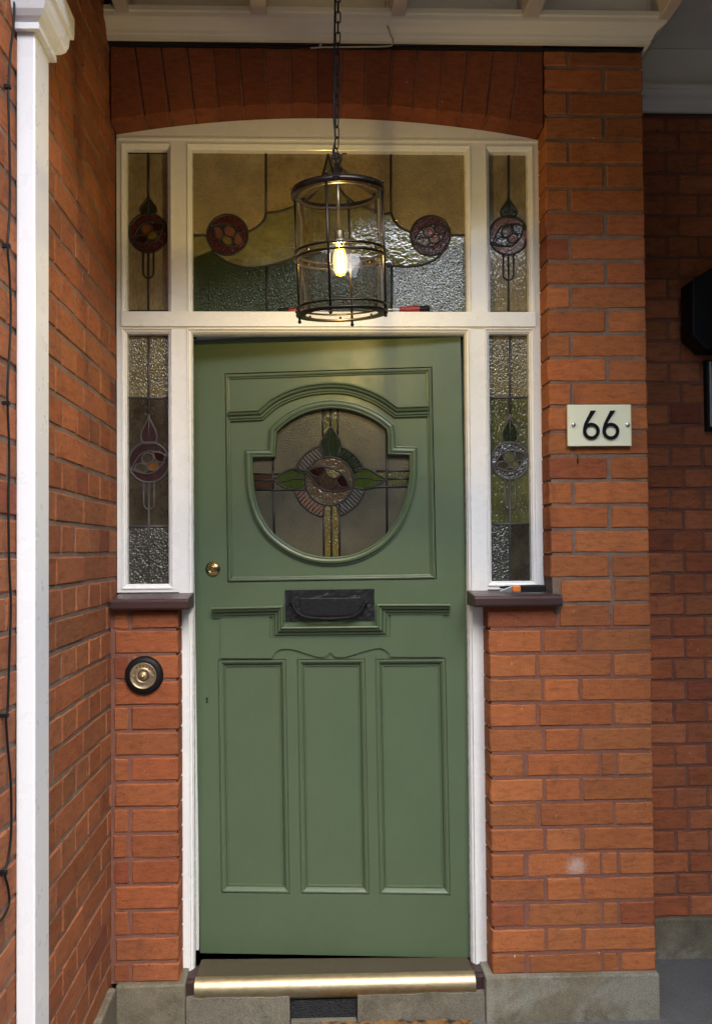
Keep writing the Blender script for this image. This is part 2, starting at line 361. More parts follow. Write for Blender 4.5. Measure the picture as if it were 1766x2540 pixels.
        for i in rim:
            jt, js = divmod(i, w_); s_, t = S[js], T[jt]
            p = a*(1-s_)*(1-t)+b*s_*(1-t)+c*s_*t+d*(1-s_)*t; vs.append(F(p.x, p.y, -dep))
        m = len(rim)
        for k in range(m): fs.append((rim[k], base+k, base+(k+1) % m, rim[(k+1) % m]))
        s.add(vs, fs, mi, tint)
    def build(s, name, mats, parent=None, bevel=0.0, merge=False, recalc=True):
        me = bpy.data.meshes.new(name); me.from_pydata(s.v, [], s.f)
        mats = mats if isinstance(mats, (list, tuple)) else [mats]
        for m in mats: me.materials.append(m)
        me.polygons.foreach_set('material_index', s.m); me.polygons.foreach_set('use_smooth', s.sm)
        if any(c != (1, 1, 1) for c in s.c):
            at = me.color_attributes.new('tint', 'FLOAT_COLOR', 'CORNER'); i = 0
            for p, c in zip(me.polygons, s.c):
                for _ in range(p.loop_total): at.data[i].color = c+(1,); i += 1
        me.update(); me.validate()
        if recalc:
            import bmesh
            bm = bmesh.new(); bm.from_mesh(me)
            if merge: bmesh.ops.remove_doubles(bm, verts=bm.verts, dist=1e-5)
            bmesh.ops.recalc_face_normals(bm, faces=bm.faces); bm.to_mesh(me); bm.free()
        o = bpy.data.objects.new(name, me); COL.objects.link(o)
        if parent: o.parent = parent
        if bevel:
            b = o.modifiers.new('bevel', 'BEVEL'); b.width = bevel; b.segments = 2; b.limit_method = 'ANGLE'; b.angle_limit = rad(40)
        return o
def tag(o, label=None, cat=None, group=None, kind=None):
    if label: o['label'] = label
    if cat: o['category'] = cat
    if group: o['group'] = group
    if kind: o['kind'] = kind
    return o
def empty(name, loc=(0, 0, 0), label=None, cat=None, group=None):
    o = bpy.data.objects.new(name, None); COL.objects.link(o); o.location = loc; o.empty_display_size = 0.1
    tag(o, label, cat, group); return o
def circ(cx, cy, r, n=32, a0=0, a1=360, ry=None):
    ry = ry or r; full = abs(a1-a0) >= 359.9
    return [(cx+r*math.cos(rad(a0+(a1-a0)*i/(n if full else n-1))), cy+ry*math.sin(rad(a0+(a1-a0)*i/(n if full else n-1)))) for i in range(n)]
def smooth_path(pts, n=6):
    """Catmull-Rom through points"""
    P = [Vector(p) for p in pts]; out = []
    for i in range(len(P)-1):
        a = P[max(i-1, 0)]; b = P[i]; c = P[i+1]; d = P[min(i+2, len(P)-1)]
        for k in range(n):
            t = k/n; out.append(tuple(0.5*((2*b)+(c-a)*t+(2*a-5*b+4*c-d)*t*t+(3*b-a-3*c+d)*t**3)))
    out.append(tuple(P[-1])); return out
# ------------------------------------------------------------------ key levels
XL = -0.594; XR = 1.052; YF = 0.075; FLOOR = -0.025; ZTOP = 2.945; CEIL = 3.19; YN = 0.36
PL_TOP = 0.111; SILL_Z = 1.272
def tint(base=(0.335, 0.112, 0.039), var=0.17, pdark=0.03):
    k = 1+R.uniform(-var, var); h = R.uniform(-0.07, 0.07)
    c = (base[0]*k, base[1]*k*(1+h), base[2]*k*(1+h*1.3))
    if R.random() < pdark: c = (c[0]*0.74, c[1]*0.66, c[2]*0.80)
    return c
J = 0.0090
def course_z(k, base, h): return base+k*h
# ------------------------------------------------------------------ ground
g = MB(); g.add([(-40, -60, -.20), (40, -60, -.20), (40, 30, -.20), (-40, 30, -.20)], [(0, 1, 2, 3)])
tag(g.build('ground', M['paving']), 'grey ground of the front garden', None, None, 'structure')
g = MB(); g.box(-0.75, 1.078, -1.3, 0.10, -.21, FLOOR); tag(g.build('porch_floor', M['paving']), 'porch floor', kind='structure')
g = MB(); g.box(1.0785, 3.4, -1.3, 0.36, -.21, -0.040); tag(g.build('path', M['paving']), 'grey path to the neighbouring door', kind='structure')
g = MB()
g.add([(-.72, .16, -.1), (1.04, .16, -.1), (1.04, 2.4, -.1), (-.72, 2.4, -.1), (-.72, .16, 2.9), (1.04, .16, 2.9), (1.04, 2.4, 2.9), (-.72, 2.4, 2.9)],
      [(0, 1, 2, 3), (4, 7, 6, 5), (0, 3, 7, 4), (1, 5, 6, 2), (3, 2, 6, 7)])
tag(g.build('hall_interior', metal('dim_hall_plaster', (0.10, 0.085, 0.06), 0.8, 0.0), recalc=False), 'dim hall behind the door', kind='structure')
# ------------------------------------------------------------------ brick pier (right of the door)
def row(mb, F, z0, z1, joints, dep, deps=None, base=(0.335, 0.112, 0.039), pd=0.06):
    for i, (u0, u1) in enumerate(joints):
        e = R.uniform(-.0012, .0012)
        mb.brick(F, [(u0, z0+e), (u1, z0+e*.4), (u1, z1+e*.4), (u0, z1+e)], (deps or {}).get(i, dep), tint(base, pdark=pd*.5))
CH = 0.0756; CB = 0.1725
x_up = onY(1360, 1000, 0)[0]; x_lo = onY(1217, 2000, 0)[0]
def X0(px): return onY(px, 1900, 0)[0]
pier = empty('brick_pier', (0.9, 0, 0), 'orange red brick pier to the right of the door, carrying the number plaque', 'brick pier')
def lp(o, root): o.location = tuple(-Vector(root.location)); return o
b = MB(); F0 = XZ(0.0)
ks = int((SILL_Z-0.05-CB)/CH)
for k in range(-1, 37):
    za = CB+k*CH+J/2; zb = za+CH-J
    if k == -1: za = PL_TOP+0.002
    if zb > ZTOP: zb = ZTOP
    if zb-za < 0.02: continue
    tone = (0.335, 0.112, 0.039)
    if zb < 1.232:     # below the sill: wide part
        if k % 2 == 0: js = [(x_lo, X0(1346)), (X0(1352), X0(1437)), (X0(1445), XR)]
        else: js = [(x_lo, X0(1297)), (X0(1307), X0(1486)), (X0(1491), X0(1527)), (X0(1533), XR)]
        if k == 13: js = [(x_lo, X0(1385)), (X0(1392), X0(1516)), (X0(1524), XR)]
        if k in (5, 9, 11): js = [(x_lo, X0(1331)), (X0(1338), X0(1519)), (X0(1525), XR)]
        row(b, F0, za, zb, js, 0.012, {0: 0.085, len(js)-1: .012}, tone)
    elif za < 1.275:
        row(b, F0, za, zb, [(onY(1390, 1500, 0)[0], onY(1516, 1500, 0)[0]), (onY(1524, 1500, 0)[0], XR)], 0.012, {}, tone)
    else:
        if k % 2 == 0: js = [(x_up, onY(1414, 900, 0)[0]), (onY(1421, 900, 0)[0], XR)]
        else: js = [(x_up, onY(1502, 900, 0)[0]), (onY(1511, 900, 0)[0], XR)]
        row(b, F0, za, zb, js, 0.012, {0: 0.085}, tone)
# return wall of the pier, facing the neighbour
FR = lambda u, v, w=0.0: (XR+0.001+w, u, v)
for k in range(-1, 37):
    za = max(CB+k*CH+J/2, PL_TOP+.002); zb = min(CB+k*CH+CH-J/2, ZTOP)
    if zb-za < 0.02: continue
    js = [(0.004, 0.225), (0.235, 0.355)] if k % 2 else [(0.004, 0.112), (0.122, 0.345)]
    row(b, FR, za, zb, js, 0.012)
lp(b.build('brickwork', M['brick'], pier), pier)
b = MB(); b.box(x_up+.006, XR-.004, .0036, .36, 1.2, ZTOP); lp(b.build('mortar', M['mortar'], pier), pier)
b = MB(); b.box(x_lo+.006, XR-.004, .0030, .359, PL_TOP-.004, 1.2); lp(b.build('mortar', M['mortar_red'], pier), pier)
b = MB()
pr = onY(1636, 2470, -.018)[0]; pl_ = onY(1205, 2480, -.014)[0]
b.box(pl_, pr, -.018, .34, FLOOR-.15, PL_TOP)
o = lp(b.build('plinth', M['stone'], pier, bevel=.004), pier)
b = MB(); bl_ = []
for i in range(18):
    a = 2*math.pi*i/18; k_ = R.uniform(.65, 1.1); bl_.append(onY(1381+17*k_*math.cos(a), 1492-26*k_*math.sin(a), -.004))
b.plate(XZ(-.003), bl_, [], 0, .004); lp(b.build('cement_patch', M['stone'], pier), pier)
nx_, nz_ = onY(1432, 1128, -.004)
b = MB(); b.tube([(nx_, -.004, nz_), (nx_, -.005, nz_-.022)], .0013, 8); b.tube([(nx_, -.006, nz_-.019), (nx_, -.006, nz_-.026)], .004, 8, rr=[.0035, .001])
tag(b.build('wall_nail', M['rubber']), 'short black nail hook in the brick just below the number plaque', 'nail')
# ------------------------------------------------------------------ low brick wall left of the door
lw = empty('low_brick_wall', (-0.48, 0, 0), 'narrow red brick wall under the left sill, behind the doorbell', 'brick wall')
b = MB(); LB, LH = 0.1706, 0.0764; xe = onY(443, 1900, 0)[0]; x1_ = onY(318, 1900, 0)[0]
for k in range(-1, 14):
    za = LB+k*LH+J/2; zb = za+LH-J
    if k == -1: za = PL_TOP+.002
    zb = min(zb, 1.222)
    if zb-za < .02: continue
    js = [(XL+.010, x1_), (x1_+.011, xe)] if k % 2 else [(XL+.014, xe)]
    if k == 4: js = [(XL+.008, x1_-.006), (x1_+.010, xe)]
    row(b, F0, za, zb, js, 0.012, {len(js)-1: 0.085}, (0.275, 0.086, 0.033), 0.12)
lp(b.build('brickwork', M['brick'], lw), lw)
b = MB(); b.box(XL, xe-.006, .0040, .12, PL_TOP-.004, 1.22); lp(b.build('mortar', M['mortar_red'], lw), lw)
b = MB(); b.box(XL+.018, onY(459, 2480, -.018)[0], -.018, .10, FLOOR-.15, PL_TOP); lp(b.build('plinth', M['stone'], lw, bevel=.005), lw)
# ------------------------------------------------------------------ left side wall
sw = empty('brick_side_wall', (XL-.1, -.6, 0), 'long red brick side wall running forward on the left side of the porch', 'brick wall')
FS = lambda u, v, w=0.0: (XL+w, u, v)
b = MB()
for k in range(-3, 40):
    za = LB+k*LH+J/2; zb = za+LH-J
    if za > CEIL: break
    pat = [0.222, 0.108] if False else ([0.224] if k % 2 else [0.108])
    u = -1.42 + (0.0 if k % 2 else 0.056)+R.uniform(-.006, .006); i = 0
    while u < 0.075:
        L = pat[i % len(pat)]+R.uniform(-.002, .002); u1 = min(u+L, 0.078)
        if u1-u > 0.02: row(b, FS, za, zb, [(u, u1)], 0.012, {}, (0.290, 0.102, 0.042), 0.05)
        u += L+0.006; i += 1
lp(b.build('brickwork', M['brick'], sw), sw)
b = MB(); b.box(XL-.26, XL-.0028, -1.42, .3, -.2, CEIL); lp(b.build('mortar', M['mortar'], sw), sw)
b = MB(); b.box(XL-.005, XL+.020, -.62, -.0185, FLOOR-.15, PL_TOP-.003); o = lp(b.build('plinth', M['stone'], sw, bevel=.005), sw)
# ------------------------------------------------------------------ neighbour's recessed wall
nw = empty('neighbour_brick_wall', (2.0, YN, 0), 'shaded dark red brick wall set back on the far right beyond the pier', 'brick wall')
FN = XZ(YN); b = MB(); nb0 = 0.0975
for k in range(0, 38):
    za = nb0+k*CH+J/2; zb = min(za+CH-J, 2.945)
    if zb-za < .02: continue
    if k % 2: u = XR+.012; pat = [0.108]; u += .0
    else: u = XR+.05-.03; pat = [0.222]
    if k % 2 == 0: row(b, FN, za, zb, [(XR+.013, XR+.05)], .012)
    u = XR+.06 if k % 2 == 0 else XR+.012
    while u < 2.6:
        L = pat[0]; row(b, FN, za, zb, [(u, u+L)], .012, {}, (0.37, 0.118, 0.05), 0.08); u += L+J
lp(b.build('brickwork', M['brick'], nw), nw)
b = MB(); b.box(XR-.002, 2.7, YN+.0045, YN+.2, nb0-.01, 2.96); lp(b.build('mortar', M['mortar_red'], nw), nw)
b = MB(); b.box(XR+.004, 2.7, YN-.015, YN+.1, -.2, nb0); lp(b.build('plinth', M['stone'], nw, bevel=.004), nw)
# ------------------------------------------------------------------ arch
ar = empty('brick_arch', (0.1, 0, 2.7), 'flat dark red brick arch of upright bricks over the cream fanlight', 'brick arch')
p0, p1, p2 = Vector(onY(290, 333, YF)), Vector(onY(790, 292.5, YF)), Vector(onY(1335, 346, YF))
def circle3(a, b_, c):
    d = 2*(a.x*(b_.y-c.y)+b_.x*(c.y-a.y)+c.x*(a.y-b_.y))
    ux = ((a.length_squared)*(b_.y-c.y)+(b_.length_squared)*(c.y-a.y)+(c.length_squared)*(a.y-b_.y))/d
    uy = ((a.length_squared)*(c.x-b_.x)+(b_.length_squared)*(a.x-c.x)+(c.length_squared)*(b_.x-a.x))/d
    return Vector((ux, uy)), (a-Vector((ux, uy))).length
AC, AR = circle3(p0, p1, p2)
def arc_z(x): return AC.y+math.sqrt(max(AR*AR-(x-AC.x)**2, 0))
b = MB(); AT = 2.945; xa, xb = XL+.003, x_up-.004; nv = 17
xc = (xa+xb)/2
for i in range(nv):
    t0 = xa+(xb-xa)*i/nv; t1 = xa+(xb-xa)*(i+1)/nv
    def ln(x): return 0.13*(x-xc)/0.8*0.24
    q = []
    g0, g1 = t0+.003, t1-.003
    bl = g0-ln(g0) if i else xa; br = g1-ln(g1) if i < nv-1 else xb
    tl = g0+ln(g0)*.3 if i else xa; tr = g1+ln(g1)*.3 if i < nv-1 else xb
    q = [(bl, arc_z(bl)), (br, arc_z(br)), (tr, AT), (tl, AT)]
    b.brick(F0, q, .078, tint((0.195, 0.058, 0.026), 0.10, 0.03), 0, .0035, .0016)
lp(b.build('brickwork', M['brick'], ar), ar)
b = MB(); pts = [(xa+(xb-xa)*i/24, arc_z(xa+(xb-xa)*i/24)+.004) for i in range(25)]
b.plate(F0, pts+[(xb, AT+.02), (xa, AT+.02)], [], -.30, -.006); lp(b.build('mortar', M['mortar_red'], ar), ar)
# ------------------------------------------------------------------ porch ceiling, rafters, frieze, cornice, beam
pc = empty('porch_ceiling', (0.3, -.4, CEIL), 'cream painted porch ceiling with rafters and a moulded cornice above the arch', 'ceiling')
def pb(name, mb, mat, **k): return lp(mb.build(name, mat, pc, **k), pc)
b = MB(); b.box(-.86, 3.4, -1.35, .5, CEIL, CEIL+.12); pb('ceiling_board', b, M['cream'])
b = MB(); b.box(XL, XR+.01, -.012, .06, 2.99, CEIL-.002); b.box(XR+.01, 3.4, YN-.012, YN+.06, 2.99, CEIL-.002); b.box(XR+.011, XR+.024, -.012, YN-.013, 2.99, CEIL-.002)
pb('frieze', b, M['cream'])
rz = onY(800, 67, -.012)[1]
for (a, c) in ((297, 329), (625, 664), (966, 1000), (1284, 1325), (1616, 1645), (1960, 1995), (2290, 2330)):
    b = MB(); xa_, xb_ = onY(a, 66, -.02)[0], onY(c, 66, -.02)[0]
    y1 = -.013 if xb_ < XR+.05 else YN-.013
    b.box(xa_, xb_, -.86, y1, rz, CEIL-.001); pb('rafter', b, M['rafter'], bevel=.003)
# cornice profile: (out, z)
cz0 = 2.9525; CP = [(0.0, 0), (.012, 0), (.014, .010), (.017, .013), (.020, .022), (.030, .034), (.043, .040), (.048, .044), (.050, .056), (.056, .058), (.056, .072), (0.0, .072)]
b = MB()
def cornice(path):
    n = len(path); b.sweep(lambda u, v, h: (u, v, cz0+h), path, [(-o_, h_) for o_, h_ in CP])
cornice([(XL-.001, -.013), (XR+.002, -.013), (XR+.002, .19)])
b2 = b; cornice([(XR+.03, YN-.013), (3.3, YN-.013)])
pb('cornice', b, M['cream'])
b = MB(); b.box(XL+.0, 3.4, -.97, -.861, 2.925, CEIL-.003); pb('front_beam', b, M['post_white'], bevel=.006)
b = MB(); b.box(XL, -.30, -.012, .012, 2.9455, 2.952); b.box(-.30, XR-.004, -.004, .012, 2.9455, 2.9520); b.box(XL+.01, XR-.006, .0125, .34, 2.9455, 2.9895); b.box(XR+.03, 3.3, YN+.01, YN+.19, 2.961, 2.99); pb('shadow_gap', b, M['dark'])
b = MB(); b.box(XL+.01, XR-.006, .061, .34, 2.99, CEIL-.002); pb('wall_head', b, M['mortar'])
# roof and house above keep the light off the porch
b = MB(); b.box(-1.2, 3.6, -1.42, .6, CEIL+.125, CEIL+.25); pb('roof_slab', b, M['rafter'])
b = MB(); b.box(1.16, 3.4, -1.75, -.975, 2.62, 2.90); pb('added_shade_canopy', b, M['post_white'], bevel=.006)  # unseen canopy, added to darken the recessed wall on the right
hb = MB(); hb.box(1.62, 1.9, -2.6, .35, -.2, CEIL-.2); tag(hb.build('added_shade_wall', M['wood_dark']), kind='structure')  # unseen dark wall, added to block light from the neighbour's recess
# thin white cable along the cornice
b = MB()
def c3(px, py, Y): x, z = onY(px, py, Y); return (x, Y, z)
b.tube([c3(956, -20, -.035), c3(957, 30, -.035), c3(960, 62, -.036), c3(964, 72, -.074), c3(968, 86, -.066), c3(974, 96, -.045), c3(975, 108, -.020), c3(971, 113, -.010), c3(960, 115, -.008), c3(930, 116, -.008), c3(870, 116.5, -.008), c3(800, 117, -.008), c3(770, 119, -.006)], .0024, 8)
b.box(*[v for p in ((onY(792, 110, -.01)[0], onY(798, 110, -.01)[0]), (-.016, -.003), (onY(795, 120, 0)[1], onY(795, 110, 0)[1])) for v in p])
tag(b.build('white_cable', M['white_cable']), 'thin white cable bent over the cornice above the arch', 'cable')
# ------------------------------------------------------------------ porch post with capital
ps = empty('porch_post', (XL+.02, -.71, 0), 'white painted porch post with moulded capital against the left brick wall', 'post')
b = MB(); b.box(XL+.001, -.555, -.75, -.664, -.2, 2.50); lp(b.build('shaft', M['post_white'], ps, bevel=.003), ps)
b = MB(); zc = onY(70, 64, -.77)[1]
prof = [(0, -.0), (.012, 0), (.012, .012), (.009, .015), (.019, .022), (.027, .032), (.032, .046), (.034, .064), (.034, .068), (.041, .070), (.042, .084), (.042, .118), (0, .118)]
b.sweep(lambda u, v, h: (u, v, zc+h), [(XL+.001, -.7505), (-.5545, -.7505), (-.5545, -.6635), (XL+.001, -.6635)], [(-a, h) for a, h in prof])
lp(b.build('capital', M['post_white'], ps), ps)
b = MB(); br_ = [(XL+.002, 2.60)]+[(XL+.10+.75*math.sin(t*math.pi/20), 2.925-.32*math.cos(t*math.pi/20)) for t in range(0, 11)]+[(XL+.002, 2.925)]
b.plate(XZ(-.68), br_, [], 0, .06); b.box(XL+.001, -.53, -.77, -.66, zc+.1185, 2.92); lp(b.build('bracket', M['post_white'], ps), ps)
# black cable on the brick left of the post
b = MB(); cab = [(38, -40), (35, 60), (27, 130), (22, 230), (24, 330), (26, 480), (23, 560), (20, 610), (25, 680), (28, 760), (27, 830), (21, 940), (20, 1000), (24, 1120), (22, 1250), (24, 1400), (28, 1500), (24, 1640), (20, 1760), (16, 1780), (21, 1860), (28, 1940), (29, 2060), (22, 2130), (13, 2165), (21, 2200), (24, 2240), (10, 2275), (-6, 2290)]
pts = []
for px, py in smooth_path(cab, 4):
    yy, zz = onX(px, py, XL+.008); pts.append((XL+.008, yy, zz))
b.tube(pts, .0025, 8)
for px, py in ((22, 215), (21, 610), (20, 1000), (16, 1775), (13, 2165)):
    yy, zz = onX(px, py, XL+.008); b.box(XL-.002, XL+.013, yy-.004, yy+.004, zz-.0035, zz+.0035)
tag(b.build('black_cable', M['rubber']), 'black cable clipped down the brick beside the white post', 'cable')
# ------------------------------------------------------------------ painted door frame with lights
df = empty('door_frame', (0.08, YF, 0), 'white painted door frame with arched head, fanlight and leaded sidelights around the green door', 'door frame')
FF = XZ(YF)
def fr(l, t, r, bt, Y=YF):
    ym = (t+bt)/2; xm = (l+r)/2
    return (onY(l, ym, Y)[0], onY(r, ym, Y)[0], onY(xm, bt, Y)[1], onY(xm, t, Y)[1])   # x0,x1,z0,z1
def rectl(r): x0, x1, z0, z1 = r; return [(x0, z0), (x1, z0), (x1, z1), (x0, z1)]
xo0, xo1 = -.5915, .7475; zsill = SILL_Z
H = dict(ul=fr(302, 359, 427, 775), fan=fr(465, 359, 1168, 777), ur=fr(1204, 359, 1323, 776), ll=fr(303, 815, 429, 1461), lr=fr(1206, 814, 1328, 1453))
zt = (H['ul'][2]+H['fan'][2]+H['ur'][2])/3; zh = (H['ul'][3]+H['fan'][3]+H['ur'][3])/3; zlt = (H['ll'][3]+H['lr'][3])/2; zlb = (H['ll'][2]+H['lr'][2])/2
for k in H:
    x0, x1, z0, z1 = H[k]; H[k] = (x0, x1, zt, zh) if k in ('ul', 'fan', 'ur') else (x0, x1, zlb, zlt)
dx0, dx1 = onY(467, 1500, YF)[0], onY(1170, 1200, YF)[0]
jl, jr = onY(446, 1900, YF)[0], onY(1214, 1900, YF)[0]; zjb = onY(470, 2407, YF)[1]
arcp = [(xo0+(xo1-xo0)*(1-i/24), arc_z(xo0+(xo1-xo0)*(1-i/24))-.001) for i in range(25)]
outer = [(jl, zjb), (dx0, zjb), (dx0, zlt), (dx1, zlt), (dx1, zjb), (jr, zjb), (jr, zsill), (xo1, zsill)]+arcp+[(xo0, zsill), (jl, zsill)]
b = MB(); b.plate(FF, outer, [rectl(H[k]) for k in H], -.10, 0.0)
def add_raised(l, t, r, bt, w): x0, x1, z0, z1 = fr(l, t, r, bt); b.box(x0, x1, YF-w, YF+.001, z0, z1)
x0 = H['ul'][0]; x1 = H['ur'][1]
b.box(x0, x1, YF-.009, YF+.001, zlt+.004, zt+.001)              # transom bar face
b.box(xo0+.003, xo1-.003, YF-.004, YF+.001, zh+.012, zh+.019)     # head bead
lp(b.build('frame', M['white'], df, bevel=.0022), df)
# glazing mouldings (left, top, right; a little one at the bottom of the lower lights)
MP = [(0, .0), (0, .0035), (.003, .0035), (.0045, -.001), (.0065, -.002), (.010, -.0035), (.0125, -.008), (.0145, -.0095), (.0148, -.040)]
b = MB()
for k in H:
    x0, x1, z0, z1 = H[k]
    if k in ('ll', 'lr'): b.sweep(FF, [(x0, z0), (x1, z0), (x1, z1), (x0, z1)], MP, closed=True)
    else: b.sweep(FF, [(x1, z0), (x1, z1), (x0, z1), (x0, z0)], MP)
    if k not in ('ll', 'lr'): b.sweep(FF, [(x0+.0148, z0), (x1-.0148, z0)], [(0, -.012), (.004, -.016), (.006, -.04)])
b.sweep(FF, [(dx1, zjb), (dx1, zlt), (dx0, zlt), (dx0, zjb)], [(0, 0), (0, .0035), (.004, .0035), (.006, -.002), (.011, -.005), (.0135, -.012), (.0150, -.014), (.0150, -.036), (-.012, -.036)])
lp(b.build('glazing_moulding', M['white'], df), df)
# door stop behind the leaf
b = MB(); b.box(dx0-.01, dx0+.012, .20, .23, .10, zlt); b.box(dx1-.012, dx1+.01, .20, .23, .10, zlt); b.box(dx0+.012, dx1-.012, .20, .23, zlt-.012, zlt+.01)
lp(b.build('door_stop', M['white'], df), df)
# ------------------------------------------------------------------ leaded lights
LEADP = lambda w=.0028, h=.0032: [(-w, 0), (-w*.75, h*.8), (-w*.25, h), (w*.25, h), (w*.75, h*.8), (w, 0)]
def lead(mb, F, pts, w=.0027, closed=False): mb.sweep(F, pts, LEADP(w*1.25), closed=closed, smooth=True)
GY = YF+.030
FG = XZ(GY)
def P(px, py): return onY(px, py, GY)
GM = {}
def coloured(parent, root, pieces, F, name='coloured_glass'):
    keys = []; mb = MB()
    for i, (key, pts) in enumerate(pieces):
        if key not in keys: keys.append(key)
        mb.poly(F, pts, .0004+.00006*i, keys.index(key))
    return mb.build(name, [G[k] for k in keys], parent)
def pane(key, rect, name='window_pane', label=None):
    x0, x1, z0, z1 = rect; b = MB(); b.box(x0+.006, x1-.006, GY, GY+.004, z0-.006, z1-.006)
    o = lp(b.build(name, G[key], df), df)
    if label: o['label'] = label
    return o
def sub(o):  # child of a pane whose own location is already offset
    o.location = (0, 0, 0); return o
def eye(cx, cy, r, tilt, keys, f):
    """rose in a disc: returns coloured pieces and lead lines. keys: disc, four petals. y runs down the photo"""
    c, s_ = math.cos(rad(tilt)), math.sin(rad(tilt))
    def T(x, y): return f(cx+r*(x*c-y*s_), cy+r*(x*s_+y*c))
    disc = [f(cx+r*math.cos(a*math.pi/18), cy+r*math.sin(a*math.pi/18)) for a in range(36)]
    lens = [T(-.95+1.9*i/14, -.55*math.sin(math.pi*i/14)) for i in range(15)]+[T(.95-1.9*i/14, .55*math.sin(math.pi*i/14)) for i in range(1, 14)]
    top = [T(.02+.30*math.cos(a*math.pi/9), -.20+.27*math.sin(a*math.pi/9)) for a in range(18)]
    bot = [T(.12+.27*math.cos(a*math.pi/9), .25+.22*math.sin(a*math.pi/9)) for a in range(18)]
    lft = [T(-.80, .02), T(-.62, -.14), T(-.36, -.10), T(-.16, .10), T(-.18, .36), T(-.45, .38)]
    rgt = [T(.88, 0), T(.68, -.30), T(.38, -.36), T(.33, -.06), T(.45, .18), T(.68, .24)]
    pc_ = [(keys[0], disc), ('purple', lens), (keys[3], lft), (keys[4], rgt), (keys[1], top), (keys[2], bot)]
    ld = [(disc, .0030, True), (lens, .0022, True), (top, .0019, True), (bot, .0019, True), (lft, .0019, True), (rgt, .0019, True)]
    return pc_, ld
def leaf(cx, ty, by, wx, f, bw=.55):
    L = [f(cx, ty)]+[f(cx-wx*q, ty+(by-ty)*t) for q, t in ((.10, .16), (.45, .36), (.88, .58), (1.0, .76), (.9, .9), (bw, 1.0))]
    Rr = [f(cx+wx*q, ty+(by-ty)*t) for q, t in ((bw, 1.0), (.9, .9), (1.0, .76), (.88, .58), (.45, .36), (.10, .16))]
    return L, Rr
def loop_(cx, ty, by, w, f):
    return [f(cx-w, ty), f(cx-w, by-w*1.1)]+[f(cx-w*math.cos(a*math.pi/8), by-w*1.1+w*1.1*math.sin(a*math.pi/8)) for a in range(1, 8)]+[f(cx+w, by-w*1.1), f(cx+w, ty)]
def sidelight(key, rect, cx, top, bot, leaf_t, disc_y, r, loop_b, horiz, keys, tilt, label, bases, leafkey):
    o = pane(key, rect, label=label); cs = []; L = []
    for kk, (a, c, d, e) in bases: cs.append((kk, [P(a, c), P(d, c), P(d, e), P(a, e)]))
    l1, l2 = leaf(cx, leaf_t, disc_y-r*.93, 20, P); cs.append((leafkey, l1+l2))
    pc_, ld = eye(cx, disc_y, r, tilt, keys, P); cs += pc_
    coloured(o, None, cs, FG)
    mb = MB(); x0, x1, z0, z1 = rect
    lead(mb, FG, [P(cx, top-4), P(cx, leaf_t)], .0032); lead(mb, FG, [P(cx, leaf_t), P(cx, disc_y-r)], .0016)
    lead(mb, FG, l1+l2, .0023, True)
    for pts, w_, cl in ld: lead(mb, FG, pts, w_, cl)
    lead(mb, FG, loop_(cx, disc_y+r*.97, loop_b, 13, P), .0024); lead(mb, FG, [P(cx, disc_y+r), P(cx, bot+5)], .0026)
    for hy in horiz: lead(mb, FG, [(x0, P(cx, hy)[1]), (x1, P(cx, hy)[1])], .0030)
    for (a, c) in ((P(cx, top)[1], .003), (P(cx, bot)[1], .0035)): mb.box(x0+.008, x1-.008, GY-.0015, GY, a-c, a+c)
    mb.build('lead_came', M['lead_light' if horiz else 'lead'], o)
sidelight('side_up', H['ul'], 369, 380, 772, 484, 578, 48, 690, [], ('red', 'orange', 'ochre', 'darkred', 'darkred'), -30, 'amber leaded pane, upper left', [], 'dkgreen')
sidelight('side_up', H['ur'], 1260.5, 382, 774, 489, 584, 48, 695, [], ('pink', 'bark', 'pink', 'purple', 'purple'), -30, 'amber leaded pane, upper right', [], 'dkgreen')
sidelight('dark', H['ll'], 370, 834, 1456, 1027, 1147, 50, 1264, [987, 1306], ('purple', 'dark', 'orange', 'dark', 'darkred'), -22, 'dark leaded pane, lower left',
          [('side_top', (312, 828, 424, 987)), ('dark_ham', (312, 1306, 424, 1462))], 'purple')
sidelight('olive', H['lr'], 1264, 832, 1448, 1026, 1143, 46, 1264, [986, 1300], ('dark_ham', 'olive', 'olive', 'dark', 'dark'), -20, 'olive leaded pane, lower right',
          [('side_top', (1208, 828, 1322, 986)), ('dark_ham', (1208, 1300, 1266, 1455)), ('dark', (1266, 1300, 1322, 1455))], 'dkgreen')
